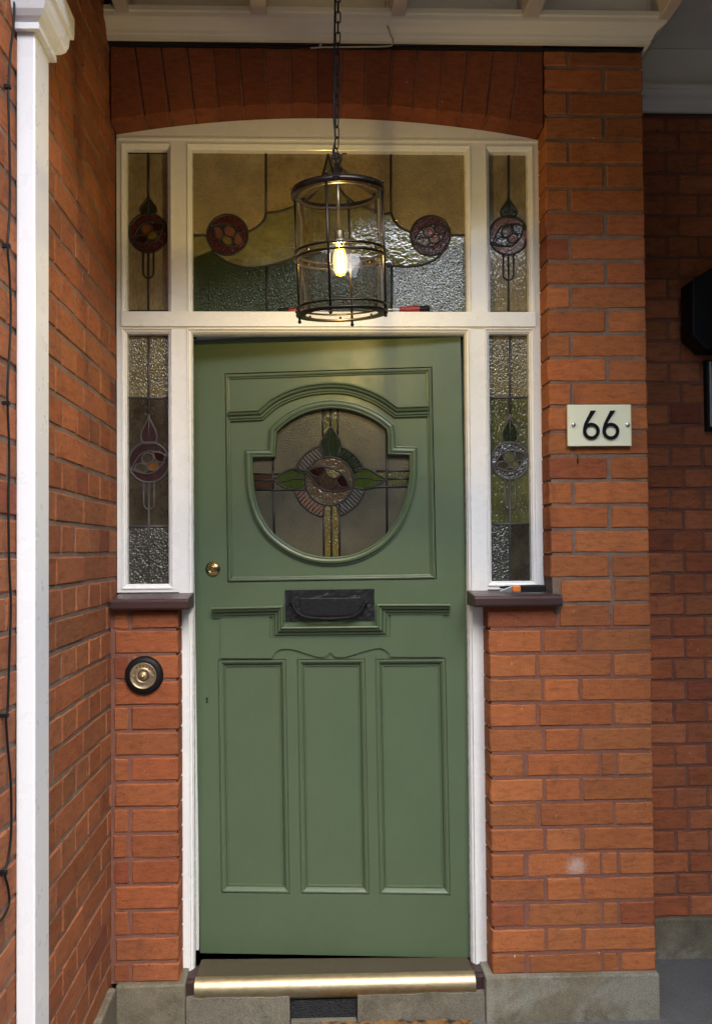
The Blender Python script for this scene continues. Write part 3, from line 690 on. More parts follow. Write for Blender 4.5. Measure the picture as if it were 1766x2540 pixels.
# fanlight
o = pane('amber_fine', H['fan'], label='wide leaded fanlight pane with two roses')
swag = smooth_path([(525, 622), (562, 650), (612, 664), (662, 660), (731, 642), (812, 626), (895, 642), (955, 657), (1024, 661), (1075, 646), (1104, 618)], 5)
curl = smooth_path([(618, 575), (640, 562), (656, 545), (660, 528)], 5)
tentl = smooth_path([(660, 528), (690, 526), (728, 513), (765, 494), (790, 464), (803, 425), (814, 384)], 5)
tentr = smooth_path([(814, 384), (826, 425), (840, 464), (866, 494), (902, 513), (950, 530), (969, 527)], 5)
curlr = smooth_path([(969, 527), (978, 548), (994, 566), (1017, 576)], 5)
sw_poly = [P(*p) for p in ([(478, 584), (520, 584)]+curl+tentl[1:]+tentr[1:]+curlr[1:]+[(1154, 584)]+[(1154, 600), (1104, 618)]+list(reversed(swag))[1:]+[(478, 640)])]
cs = [('swag', sw_poly),
      ('hammer', [P(478, 640), P(525, 622)]+[P(*p) for p in swag[1:16]]+[P(662, 661), P(662, 782), P(478, 782)]),
      ('hammer_bright', [P(972, 660)]+[P(*p) for p in swag[36:]]+[P(1154, 600), P(1154, 782), P(972, 782)]),
      ('hammer', [P(662, 662)]+[P(*p) for p in swag[16:36]]+[P(972, 660), P(972, 782), P(662, 782)]),
      ('amber_plain', [P(660, 528), P(662, 378), P(814, 378)]+[P(*p) for p in reversed(tentl)]),
      ('amber_plain', [P(814, 378), P(969, 378)]+[P(*p) for p in reversed(tentr)])]
ld = []
pcs, l_ = eye(565, 583, 50, 28, ('red', 'pink', 'ochre', 'pink', 'pink'), P); cs += pcs; ld += l_
pcs, l_ = eye(1067, 585, 49, -25, ('red', 'pink', 'pink', 'bark', 'red'), P); cs += pcs; ld += l_
coloured(o, None, cs, FG)
mb = MB()
for pts in (swag, curl, tentl, tentr, curlr): lead(mb, FG, [P(*p) for p in pts], .0032)
for pts in ([(660, 376), (660, 528)], [(969, 376), (969, 527)], [(662, 661), (662, 782)], [(972, 660), (972, 782)], [(474, 584), (515, 584)], [(1117, 584), (1158, 584)], [(814, 376), (814, 386)]):
    lead(mb, FG, [P(*p) for p in pts], .0032)
for pts, w_, cl in ld: lead(mb, FG, pts, w_, cl)
x0, x1, z0, z1 = H['fan']; zz = P(800, 380)[1]; mb.box(x0+.008, x1-.008, GY-.0015, GY, zz-.003, zz+.003)
mb.build('lead_came', M['lead'], o)
# ------------------------------------------------------------------ window sills
def sill(l, t, r, bt, yb, label, endr):
    x0, x1 = onY(l, bt, -.035)[0], onY(r, bt, -.035)[0]
    z1 = SILL_Z-.002; b = MB()
    prof = [(0, 0), (.002, .022), (-.012, .030), (-.075, .045)]
    prof = [(-.035, z1-.040), (-.036, z1-.020), (-.030, z1-.012), (.08, z1), (.08, z1-.046), (-.026, z1-.046)]
    vs = [(x0, y, z) for y, z in prof]+[(x1, y, z) for y, z in prof]; n = len(prof)
    b.add(vs, [tuple(range(n)), tuple(reversed(range(n, 2*n)))]+[(i, i+n, (i+1) % n+n, (i+1) % n) for i in range(n)])
    return tag(b.build('window_sill', M['sill'], bevel=.003), label, 'window sill', 'window sills beside the door')
sill(273, 1472, 468, 1506, .08, 'purple brown stone sill under the left sidelight, above the doorbell', 1)
sill(1177, 1480, 1396, 1517, .08, 'purple brown stone sill under the right sidelight with a utility knife on it', 0)
# ------------------------------------------------------------------ the door (ajar, hinged on the right)
dr = empty('front_door', (0, 0, 0), 'green panelled front door standing slightly ajar with a stained glass window and black letter plate', 'door')
dr.matrix_world = DM
def dz(x0, y0, s, pts): return [D(x0+x*s, y0+y*s) for x, y in pts]
def drect(l, t, r, bt):
    ym, xm = (t+bt)/2, (l+r)/2
    a, _ = D(l, ym); c, _ = D(r, ym); _, z1 = D(xm, t); _, z0 = D(xm, bt); return (a, c, z0, z1)
ul_, ur_, zb_, _ = drect(486, 840, 1164, 2370); ur_ = 0.0; zt_ = zlt+.004
up = drect(561, 918, 1077, 1441)
lows = [drect(545, 1636, 714, 2216), drect(742, 1635, 910.5, 2218), drect(936, 1634, 1111, 2220)]
b = MB(); b.plate(LOC, rectl((ul_, ur_, zb_, zt_)), [rectl(up)]+[rectl(r_) for r_ in lows], -.044, 0)
b.build('door_leaf', M['green'], dr, bevel=.0015)
# fine joint lines between stiles and rails
# lower panels
PR = [(0, .0), (0, -.006), (.0022, -.006), (.0022, -.0015), (.0070, -.0008), (.0120, -.0035), (.0165, -.0085), (.0185, -.0125), (.0185, -.0155), (.0203, -.0155), (.0203, -.0105), (.0240, -.0110), (.0250, -.0165), (.032, -.0165)]
for r_ in lows:
    x0, x1, z0, z1 = r_; pb_ = MB(); pb_.box(x0+.001, x1-.001, .0150, .030, z0+.001, z1-.001); po = pb_.build('door_panel', M['green'], dr)
    mb = MB(); mb.sweep(LOC, [(x0, z0), (x1, z0), (x1, z1), (x0, z1)], PR, closed=True); mb.build('panel_moulding', M['green'], po)
# upper panel board with shaped glass opening
S5 = .4386
def z5(pts): return dz(480, 860, S5, pts)
arc_top = smooth_path([(470, 483), (530, 430), (600, 388), (680, 360), (775, 347), (880, 358), (970, 388), (1040, 425), (1092, 466)], 4)
dcurve = smooth_path([(1222, 612), (1222, 720), (1210, 810), (1178, 920), (1130, 1010), (1060, 1090), (970, 1148), (880, 1180), (790, 1190), (700, 1185), (610, 1160), (520, 1112), (440, 1045), (385, 960), (352, 860), (338, 760), (334, 625)], 3)
hole = z5([(462, 622)]+arc_top+[(1098, 500), (1100, 608)]+dcurve)
area = sum(hole[i][0]*hole[(i+1) % len(hole)][1]-hole[(i+1) % len(hole)][0]*hole[i][1] for i in range(len(hole)))
if area < 0: hole.reverse()     # counter-clockwise
x0, x1, z0, z1 = up
b = MB(); b.plate(LOC, rectl((x0+.0015, x1-.0025, z0+.0015, z1-.0025)), [hole], -.022, -.003)
ub = b.build('upper_panel', M['green'], dr)
mb = MB(); mb.sweep(LOC, [(x0+.003, z0+.003), (x1-.005, z0+.003), (x1-.005, z1-.005), (x0+.003, z1-.005)], [(0, -.006), (.0012, .005), (.005, .0065), (.0085, .0045), (.0085, -.001), (.0100, -.001), (.0100, .003), (.0135, .002), (.0150, -.004)], closed=True)
mb.build('panel_moulding', M['green'], ub)
# glass surround: bolection outside the opening (offset to the right of a ccw loop = outward = negative)
SP = [(.001, -.020), (.001, .007), (-.0025, .0095), (-.0045, .009), (-.0045, .005), (-.006, .005), (-.006, .0115), (-.012, .0145), (-.018, .0125), (-.0215, .0080), (-.0225, .0020), (-.0240, .0020), (-.0240, .0045), (-.0265, .004), (-.0270, -.004)]
mb = MB(); mb.sweep(LOC, hole, SP, closed=True); mb.build('glass_surround', M['green'], ub)
# hood moulding above the glass
hoodt = [(207, 366), (372, 358)]+smooth_path([(372, 358), (440, 300), (520, 258), (620, 225), (720, 210), (810, 207), (900, 218), (1000, 250), (1080, 290), (1155, 342)], 3)[1:]+[(1324, 336)]
HP = [(0, -.004), (.000, .024), (-.004, .026), (-.0065, .025), (-.0065, .017), (-.0083, .017), (-.0083, .021), (-.015, .017), (-.018, .012), (-.018, .006), (-.0198, .006), (-.0198, .0105), (-.026, .0085), (-.0275, .003), (-.0293, .003), (-.0293, .0065), (-.0330, .0055), (-.0340, -.004)]
mb = MB(); mb.sweep(LOC, z5(hoodt), HP); mb.build('hood_moulding', M['green'], ub)
# shelf moulding stepping round the letter plate
S8 = .4386
def z8(pts): return dz(480, 1440, S8, pts)
shelf = z8([(112, 150), (500, 141), (512, 141), (512, 258), (1038, 252), (1038, 130), (1446, 130)])
KP = [(0, -.004), (0, .033), (-.003, .035), (-.0055, .034), (-.0055, .025), (-.0075, .025), (-.0075, .029), (-.0145, .025), (-.0175, .018), (-.0175, .011), (-.0195, .011), (-.0195, .0155), (-.0265, .0125), (-.0290, .009), (-.0290, .0035), (-.0308, .0035), (-.0308, .0085), (-.0350, .0075), (-.0355, -.004)]
mb = MB(); mb.sweep(LOC, shelf, KP); mb.build('shelf_moulding', M['green'], dr)
# shaped apron board
ap_ = [(156, 200), (430, 195), (430, 320), (1115, 315), (1115, 195), (1411, 195), (1411, 430), (1111, 430)]+smooth_path([(1111, 430), (1100, 405), (1070, 385), (1035, 382), (960, 400), (880, 425), (830, 433), (795, 425), (774, 403)], 4)[1:]+smooth_path([(774, 403), (750, 427), (715, 433), (650, 415), (580, 392), (520, 385), (475, 397), (443, 438)], 4)[1:]+[(156, 438)]
b = MB(); b.plate(LOC, z8(ap_), [], -.003, .0062); b.build('apron_board', M['green'], dr)
# door glass
DG = XZ(.013)
b = MB(); xs = [p[0] for p in hole]; zs = [p[1] for p in hole]
b.box(min(xs)-.008, max(xs)+.008, .013, .018, min(zs)-.008, max(zs)+.008)
dg = b.build('stained_glass_window', G['door'], dr)
SA = .2632
def za(pts): return dz(620, 980, SA, pts)
def CZ(cx, cy, r, a0=0, a1=360, n=40): return [(cx+r*math.cos(rad(a0+(a1-a0)*i/n)), cy+r*math.sin(rad(a0+(a1-a0)*i/n))) for i in range(n if a1-a0 >= 360 else n+1)]
cx, cy, r1, r2 = 748, 808, 228, 342
ptop = smooth_path([(757, 285), (700, 380), (662, 450), (664, 520), (692, 582)], 4); ptr = smooth_path([(757, 285), (815, 370), (852, 440), (850, 510), (826, 582)], 4)
pmid = smooth_path([(757, 285), (745, 400), (735, 470), (748, 540), (752, 580)], 4)
lft_t = smooth_path([(222, 793), (300, 735), (370, 698), (450, 690), (524, 716)], 4); lft_b = smooth_path([(222, 793), (290, 850), (380, 885), (460, 893), (524, 886)], 4); lft_m = smooth_path([(222, 793), (280, 812), (340, 805), (410, 785), (515, 790)], 4)
rgt_t = smooth_path([(1290, 790), (1200, 745), (1130, 700), (1060, 684), (975, 708)], 4); rgt_b = smooth_path([(1290, 790), (1200, 845), (1120, 880), (1050, 883), (970, 868)], 4); rgt_m = smooth_path([(1290, 790), (1200, 800), (1120, 782), (1050, 775), (980, 780)], 4)
def ringsec(a0, a1): return CZ(cx, cy, r2, a0, a1, 12)+list(reversed(CZ(cx, cy, r1, a0, a1, 12)))
secs = {'nw': (197, 257), 'ne': (287, 341), 'sw': (101, 165), 'se': (15, 74)}
eyet = smooth_path([(530, 705), (600, 672), (690, 665), (790, 690), (870, 740), (915, 800), (945, 880)], 4); eyeb = smooth_path([(530, 705), (570, 780), (620, 840), (690, 888), (770, 905), (860, 900), (945, 880)], 4)
red_ = [(545, 708), (620, 676), (702, 672), (700, 710), (665, 752), (635, 775), (580, 745)]
yel = [(712, 682), (770, 690), (825, 712), (850, 738), (835, 768), (785, 782), (735, 758), (712, 720)]
dkr = [(812, 800), (835, 760), (868, 742), (905, 790), (932, 858), (880, 872), (838, 850)]
pieces = [('rib', ringsec(*secs['nw'])), ('dkgreen', ringsec(*secs['ne'])), ('ribpink', ringsec(*secs['sw'])), ('rib', ringsec(*secs['se'])),
          ('bark', CZ(cx, cy, r1)), ('dkgreen', ptop+list(reversed(ptr))), ('green', lft_t+list(reversed(lft_b))), ('green', rgt_t+list(reversed(rgt_b))),
          ('barkdark', eyet+list(reversed(eyeb))), ('darkred', red_), ('ochre', yel), ('darkred', dkr),
          ('ochre', [(704, 1040), (755, 1040), (757, 1520), (704, 1520)]), ('ochre', [(778, 1040), (830, 1040), (834, 1520), (776, 1520)]),
          ('olive', [(690, 140), (748, 140), (750, 290), (690, 375)]), ('olive', [(766, 140), (820, 140), (820, 370), (766, 290)]),
          ('barkdark', [(30, 745), (205, 745), (205, 885), (30, 885)]), ('olive', [(1305, 720), (1510, 720), (1510, 862), (1305, 862)]), ('olive', [(1200, 720), (1285, 720), (1285, 785), (1200, 742)])]
coloured(dg, None, [(k, za(p)) for k, p in pieces], DG)
mb = MB()
def LD(pts, w=.0026, closed=False): lead(mb, DG, za(pts), w, closed)
LD(CZ(cx, cy, r1), .0028, True)
for k, (a, c) in secs.items():
    LD(CZ(cx, cy, r2, a, c, 14), .0026)
    for t in (a, c): LD([(cx+r1*math.cos(rad(t)), cy+r1*math.sin(rad(t))), (cx+r2*math.cos(rad(t)), cy+r2*math.sin(rad(t)))], .0018)
for p in (ptop, ptr, lft_t, lft_b, rgt_t, rgt_b): LD(p, .0026)
for p in (pmid, lft_m, rgt_m): LD(p, .0018)
for p in (eyet, eyeb): LD(p, .0022)
for p in (red_, yel, dkr): LD(p, .0018, True)
LD([(640, 775), (650, 800), (655, 850)], .0018); LD([(800, 790), (800, 850), (770, 900)], .0018)
for p in ([(685, 120), (685, 385)], [(757, 120), (757, 290)], [(825, 120), (826, 375)], [(695, 1030), (695, 1560)], [(765, 1035), (767, 1560)], [(842, 1020), (844, 1560)],
          [(212, 560), (212, 705)], [(214, 885), (226, 1360)], [(1288, 280), (1292, 1340)], [(240, 320), (214, 560)], [(30, 738), (270, 740)], [(30, 800), (222, 800)], [(30, 888), (430, 890)],
          [(1190, 715), (1530, 712)], [(1280, 790), (1530, 785)], [(1070, 882), (1200, 862), (1530, 858)], [(212, 700), (214, 890)]): LD(p, .0028)
mb.build('lead_came', M['lead'], dg)
# diagonal reeds of the ring glass
mb = MB()
for k, (a, c) in secs.items():
    mid = rad((a+c)/2); tx, ty = -math.sin(mid), math.cos(mid)
    for i in range(9):
        t = a+4+(c-a-8)*i/8; t = rad(t)
        # each reed runs parallel to the mid radius
        off = (math.cos(t)*tx+math.sin(t)*ty); 
        q = off*(r1+r2)/2
        d1 = math.sqrt(max(r1*r1-q*q, 0))+6; d2 = math.sqrt(max(r2*r2-q*q, 0))-6
        LDp = [(cx+tx*q+math.cos(mid)*d1, cy+ty*q+math.sin(mid)*d1), (cx+tx*q+math.cos(mid)*d2, cy+ty*q+math.sin(mid)*d2)]
        lead(mb, DG, za(LDp), .0013)
mb.build('glass_reed', M['lead'], dg)
# letter plate with pull handle
lpl = drect(708.5, 1462, 928.7, 1538)
b = MB(); x0, x1, z0, z1 = lpl
nx, nz = 26, 10; vs = []; 
for j in range(nz+1):
    for i in range(nx+1): vs.append((x0+(x1-x0)*i/nx, -.0068+R.uniform(-.0013, .0013), z0+(z1-z0)*j/nz))
fs = [(j*(nx+1)+i, j*(nx+1)+i+1, (j+1)*(nx+1)+i+1, (j+1)*(nx+1)+i) for j in range(nz) for i in range(nx)]
b.add(vs, fs, 0, None, False); b.box(x0, x1, -.0055, .001, z0, z1)
lo = b.build('letter_plate', M['blackhammer'], dr)
fx0, fx1, fz0, fz1 = drect(746, 1483, 895, 1527)
b = MB(); b.box(fx0, fx1, -.0098, -.0074, fz0, fz1); b.build('flap', M['blackhammer'], lo, bevel=.001)
hc = z8([(566, 118), (572, 150), (590, 178), (620, 198), (660, 208), (770, 214), (880, 206), (920, 194), (945, 172), (962, 145), (968, 118)])
b = MB(); b.tube([(p[0], -.022-.004*math.sin(math.pi*i/(len(hc)-1)), p[1]) for i, p in enumerate(hc)], .0055, 8, rr=[.0042, .0046, .005, .0055, .006, .0062, .006, .0055, .005, .0046, .0042])
for px in (562, 972):
    (hx, hz), = z8([(px, 124)]); sg = -1 if px < 700 else 1
    b.tube([(hx-sg*.006, -.022, hz), (hx+sg*.006, -.022, hz)], .0055, 10); b.tube([(hx, -.003, hz), (hx, -.022, hz)], .0045, 8); b.tube([(hx+sg*.006, -.022, hz), (hx+sg*.011, -.022, hz)], .0036, 6)
b.build('handle', M['black'], lo)
# lock cylinder and keyhole
(cx_, cz_) = D(529, 1411)
b = MB(); b.lathe(lambda x, y, z: (cx_+x, -z, cz_+y), [(.0242, -.001), (.0245, .003), (.022, .006), (.016, .009), (.0125, .0115), (.0120, .0118), (.0115, .0100), (0.0, .0100)], 36)
lk = b.build('lock', M['brass_knob'], dr)
b = MB(); b.lathe(lambda x, y, z: (cx_+x, -z, cz_+y), [(.0095, .0095), (.0095, .0125), (.008, .0130), (0, .0130)], 28); b.build('lock_barrel', M['brass_knob'], lk)
b = MB(); b.box(cx_-.0011, cx_+.0011, -.0135, -.0128, cz_-.004, cz_+.004); b.build('key_slot', M['dark'], lk)
(kx, kz) = D(514, 1736)
b = MB(); b.poly(LOC, [(kx+.0038*math.cos(a*math.pi/8+math.pi*1.7*0), kz+.004+.0042*math.sin(a*math.pi/8)) for a in range(16)], .0012)
b.add([(kx-.0020, -.0013, kz+.004), (kx-.003, -.0013, kz-.010), (kx+.0035, -.0013, kz-.010), (kx+.0022, -.0013, kz+.004)], [(0, 1, 2, 3)])
b.build('keyhole', M['dark'], dr, recalc=False)
# ------------------------------------------------------------------ threshold, step, vent, mat
th = empty('door_threshold', (.08, .03, .1), 'worn brass covered threshold with ribbed tread and rounded nose under the door', 'threshold')
tx0, tx1 = onY(482, 2440, 0)[0], onY(1180, 2440, 0)[0]; zt0 = .108
def tp(nm, mb, mat, **k): return lp(mb.build(nm, mat, th, **k), th)
b = MB(); vs = []; nn = 24; nseg = 16
for i in range(nseg+1):
    x = tx0+(tx1-tx0)*i/nseg; dent = -.0022 if i in (3, 11) else R.uniform(-.0004, .0004)
    for j in range(nn+1):
        a = rad(88-182*j/nn); rr_ = .034+dent*max(0, math.cos(a-.4)); vs.append((x, .030-rr_*math.cos(a), zt0-.033+rr_*math.sin(a)))
fs = [(i*(nn+1)+j, (i+1)*(nn+1)+j, (i+1)*(nn+1)+j+1, i*(nn+1)+j+1) for i in range(nseg) for j in range(nn)]
b.add(vs, fs, 0, None, True)
b.add([(tx0, .03-.034*math.cos(rad(90-182*j/12)), zt0-.033+.034*math.sin(rad(90-182*j/12))) for j in range(13)], [tuple(range(13))])
b.add([(tx1, .03-.034*math.cos(rad(90-182*j/12)), zt0-.033+.034*math.sin(rad(90-182*j/12))) for j in range(13)], [tuple(range(13))])
tp('brass_nose', b, M['brass'])
b = MB(); b.add([(x, y, z) for z in (zt0-.004, zt0+.0006) for x, y in ((tx0+.004, .0292), (tx1-.004, .0292), (tx1-.004, .106), (tx0+.004, .128))], [(0, 3, 2, 1), (4, 5, 6, 7), (0, 1, 5, 4), (1, 2, 6, 5), (2, 3, 7, 6), (3, 0, 4, 7)]); tp('ribbed_tread', b, M['ribbed'])
b = MB(); b.box(onY(461, 2440, .02)[0], onY(1205, 2440, .02)[0], .032, .102, .040, .1035); b.box(tx0-.02, tx1+.02, .1025, .17, .02, .045); b.box(onY(461, 2440, .02)[0], tx0-.001, .012, .032, .042, .100); b.box(tx1+.001, onY(1206, 2440, .02)[0], .012, .032, .042, .100); tp('timber_sill', b, M['wood_dark'], bevel=.002)
sy = -.006
def block(l, r, label):
    b = MB(); x0, x1 = onY(l, 2500, sy)[0], onY(r, 2500, sy)[0]; n = 14; zt1 = onY(800, 2471, sy)[1]
    top = [(x0+(x1-x0)*i/n, zt1+R.uniform(-.003, .002)) for i in range(n+1)]
    b.plate(XZ(0), [(x0, FLOOR-.05), (x1, FLOOR-.05)]+list(reversed(top)), [], -.10, -sy)
    return tag(b.build('stone_step_block', M['stone2'], bevel=.003), label, 'stone block', 'stone blocks under the threshold')
block(462, 719, 'grey stone step block under the left half of the brass threshold')
block(887, 1203, 'longer grey stone step block under the right half of the brass threshold')
b = MB(); x0, x1 = onY(721, 2490, .01)[0], onY(885, 2490, .01)[0]; b.box(x0, x1, .012, .06, FLOOR+.012, .04)
tag(b.build('air_vent', M['vent']), 'black mesh air vent between the two stone step blocks', 'air vent')
b = MB(); b.box(x0+.001, x1-.001, -.004, .06, FLOOR-.05, FLOOR+.0115); tag(b.build('vent_ledge', M['stone2'], bevel=.002), 'narrow stone ledge below the black air vent', 'stone ledge')
b = MB(); n = 30; xm0, xm1 = onY(800, 2530, -.02)[0], onY(1166, 2530, -.02)[0]; vs = []
for j in range(7):
    for i in range(n+1): vs.append((xm0+(xm1-xm0)*i/n+R.uniform(-.004, .004), -.010-.10*j, FLOOR+.011+R.uniform(-.004, .004)))
b.add(vs, [(j*(n+1)+i, j*(n+1)+i+1, (j+1)*(n+1)+i+1, (j+1)*(n+1)+i) for j in range(6) for i in range(n)])
b.box(xm0, xm1, -.61, -.012, FLOOR, FLOOR+.007)
tag(b.build('doormat', M['coir']), 'ragged brown and orange coir doormat edge at the foot of the step', 'doormat')
# ------------------------------------------------------------------ number plaque
npx = empty('number_plaque', (0, 0, 0), 'cream acrylic house number plaque reading 66 fixed to the brick pier', 'house sign')
pY = -.016
x0, x1, z0, z1 = fr(1408, 1003.5, 1563, 1106, pY)
b = MB(); b.box(x0, x1, pY, pY+.004, z0, z1); b.build('plate', M['plaque'], npx, bevel=.0006)
b = MB(); b.box(x1+.0002, x1+.0030, pY+.001, pY+.008, z0-.001, z1-.001); b.box(x0-.0018, x0-.0002, pY+.0005, pY+.006, z0, z1); b.box(x0, x1, pY+.0045, pY+.0085, z0-.0005, z1-.0005); b.build('back_plate', M['plaque_edge'], npx)
FPq = XZ(pY)
for px in (1422, 1556):
    c_ = onY(px, 1053.5, pY-.004); b = MB(); b.lathe(lambda x, y, z: (c_[0]+x, pY-z, c_[1]+y), [(.0058, -.018), (.0058, .0060), (.0052, .0068), (0, .0068)], 24); b.build('stand_off', M['steel'], npx)
def digit(cxp):
    f = lambda x, y: onY(x, y, pY-.002)
    b = MB(); r_o, r_i = 20.8, 12.6; n = 40
    ring = [f(cxp+r_o*math.cos(2*math.pi*i/n), 1069.8+r_o*math.sin(2*math.pi*i/n)) for i in range(n)]
    hole_ = [f(cxp+r_i*math.cos(2*math.pi*i/n), 1069.8+r_i*math.sin(2*math.pi*i/n)) for i in range(n)]
    b.plate(FPq, list(reversed(ring)), [list(reversed(hole_))], .0025, .0055)
    o_ = lambda x, y: f(cxp+x, 1069.8+y)
    st = [o_(-1.5, -51), o_(11.3, -51), o_(1, -36), o_(-8.5, -20.5), o_(-12, -10), o_(-16, -3), o_(-20.6, -2), o_(-20.0, -9), o_(-17.0, -20)]
    b.plate(FPq, list(reversed(st)), [], .0026, .0056); b.build('digit', M['digit'], npx)
digit(1465.2); digit(1513.6)
# ------------------------------------------------------------------ bell push
bp = empty('bell_push', (onY(359, 1674, 0)[0], 0, onY(359, 1674, 0)[1]), 'round brass PRESS bell push on a black backplate on the brick below the left sill', 'doorbell')
def TB(x, y, z): return (x, -z, y)
b = MB(); b.lathe(TB, [(.0570, -.004), (.0575, .004), (.055, .012), (.048, .0165), (.041, .0175), (.0, .0175)], 48); b.build('back_plate', M['rubber'], bp)
b = MB(); b.lathe(TB, [(.0392, .017), (.0392, .0205), (.0380, .0215), (.0365, .0205), (.0355, .0195), (.0235, .0195), (.0225, .0205), (.0205, .0210), (.0165, .0190), (.0150, .0165), (.0140, .0165), (.0135, .0225), (.0125, .0240), (.0110, .0250), (.0085, .0275), (.006, .0285), (0, .0285)], 48)
br = b.build('brass_plate', M['old_brass'], bp)
b = MB(); b.lathe(TB, [(.0045, .028), (.0045, .031), (.0035, .0325), (0, .033)], 24); b.build('button', M['brass_knob'], bp)
for sx in (-1, 1):
    b = MB(); b.lathe(lambda x, y, z: (sx*.029+x, -z, y), [(.0030, .0193), (.0028, .0205), (0, .0200)], 14); b.build('screw', M['old_brass'], bp)
def letters(txt, rad_, size, a_mid, step, ydep, parent, mat, name='lettering'):
    mb = MB()
    for i, ch in enumerate(txt):
        cu = bpy.data.curves.new('t', 'FONT'); cu.body = ch; cu.size = size; cu.extrude = .0008; cu.offset = size*.03; cu.align_x = 'CENTER'; cu.align_y = 'CENTER'; cu.resolution_u = 3
        ob = bpy.data.objects.new('t', cu); COL.objects.link(ob); bpy.context.view_layer.update()
        me = ob.evaluated_get(bpy.context.evaluated_depsgraph_get()).to_mesh()
        a = rad(a_mid-step*(i-(len(txt)-1)/2)); rot = a-math.pi/2; c, s_ = math.cos(rot), math.sin(rot)
        vs = [(rad_*math.cos(a)+v.co.x*c-v.co.y*s_, ydep-v.co.z, rad_*math.sin(a)+v.co.x*s_+v.co.y*c) for v in me.vertices]
        mb.add(vs, [tuple(p.vertices) for p in me.polygons])
        ob.evaluated_get(bpy.context.evaluated_depsgraph_get()).to_mesh_clear(); bpy.data.objects.remove(ob); bpy.data.curves.remove(cu)
    return mb.build(name, mat, parent)
letters('PRESS', .0292, .0095, 88, 19, -.0200, br, M['brass_knob'])
# ------------------------------------------------------------------ tools on the ledges
def toolT(o, ax, ay):
    ax = Vector(ax).normalized(); ay = Vector(ay).normalized(); az = ax.cross(ay)
    return lambda x, y, z: tuple(Vector(o)+ax*z+ay*x+az*y)
def screwdriver(hx, tipx, y, label, rmax=.0125, z0=None):
    z = zt+.0005+rmax; s = -1 if tipx < hx else 1
    T = toolT((hx, y, z), (s, 0, 0), (0, 0, 1)); e = empty('screwdriver', (0, 0, 0), label, 'screwdriver', 'screwdrivers on the transom ledge')
    k = rmax/.0125
    b = MB(); b.lathe(T, [(0, 0), (.009*k, .001), (.0122*k, .006), (.0125*k, .02), (.0112*k, .034)], 16, 0); b.build('handle_end', M['rubber'], e)
    b = MB(); b.lathe(T, [(.0110*k, .033), (.0122*k, .045), (.0118*k, .060), (.0085*k, .076), (.0080*k, .084), (.0095*k, .090), (.006*k, .096), (0, .0961)], 16); b.build('handle', M['red_plastic'], e)
    b = MB(); b.lathe(T, [(.0031, .095), (.0031, abs(tipx-hx)), (0, abs(tipx-hx)+.001)], 10); b.build('shank', M['steel'], e)
    return e
yl = YF+.006
hx = onY(1066, 765, yl)[0]; screwdriver(hx, hx-.19, yl, 'red and black screwdriver lying on the transom ledge just right of the lantern', .0125)
hx2 = onY(690, 770, yl)[0]; screwdriver(hx2, hx2+.17, yl+.004, 'smaller red handled screwdriver on the transom ledge behind the lantern', .0085)
kz0 = SILL_Z-.004
ke = empty('utility_knife', (0, 0, 0), 'black and orange utility knife lying on the right stone sill', 'knife')
ky = -.006
kx0, kx1, kx2, kx3 = [onY(p, 1485, ky)[0] for p in (1243, 1268, 1290, 1352)]
b = MB(); b.add([(kx0-.004, ky, kz0), (kx1, ky-.008, kz0), (kx1, ky+.008, kz0), (kx0-.004, ky, kz0+.004), (kx1, ky-.008, kz0+.018), (kx1, ky+.008, kz0+.018)], [(0, 1, 4, 3), (0, 3, 5, 2), (0, 2, 1), (3, 4, 5), (1, 2, 5, 4)]); b.build('blade_holder', M['steel'], ke, bevel=.001)
b = MB(); b.box(kx1+.0003, kx2, ky-.010, ky+.010, kz0, kz0+.020); b.build('grip', M['orange_plastic'], ke, bevel=.004)
b = MB(); b.box(kx2+.0003, kx3, ky-.010, ky+.010, kz0, kz0+.021); b.build('handle', M['rubber'], ke, bevel=.004)
b = MB(); q0, q1 = onY(1238, 1478, .035)[0], onY(1340, 1478, .035)[0]
b.tube([(q0, .03, kz0+.012), (q0+.02, .031, kz0+.012), (q1-.02, .036, kz0+.014), (q1, .037, kz0+.014)], .006, 10, rr=[.002, .0055, .0065, .006])
tag(b.build('black_marker', M['rubber']), 'black marker pen lying behind the orange utility knife', 'pen')
# ------------------------------------------------------------------ pendant lantern
LY = -.45
lc = Vector((onY(848, 777, LY)[0], LY, onY(848, 777, LY)[1]))      # centre of the bottom ring
ln_ = empty('pendant_lantern', tuple(lc), 'dark bronze cylindrical glass lantern with a lit bulb hanging on a chain before the fanlight', 'lantern')
TLT = Matrix.Rotation(rad(-8.0), 4, 'X'); TLT = Matrix.Rotation(rad(-1.9), 4, 'Y') @ Matrix.Rotation(rad(8.0), 4, 'X')
def TL(x, y, z): return tuple(TLT @ Vector((x, y, z)))
LHt = .282; RO = .1135
def band(mb, z0, z1, ro, ri): mb.lathe(TL, [(ri, z0), (ro, z0), (ro, z1), (ri, z1), (ri, z0)], 56)
b = MB(); band(b, -.004, .000, RO, .090); band(b, .0125, .0160, RO-.001, .1045); b.build('bottom_ring', M['bronze'], ln_)
b = MB(); band(b, .128, .1318, RO, .1045); band(b, .1425, .1462, RO, .1045); b.build('middle_ring', M['bronze'], ln_)
b = MB(); band(b, LHt-.006, LHt+.009, RO, .1085); band(b, LHt-.006, LHt-.003, .1085, .092); b.build('top_ring', M['bronze'], ln_)
angs = [-17-90+90*k for k in range(4)]      # measured from +X; -107 is toward the camera
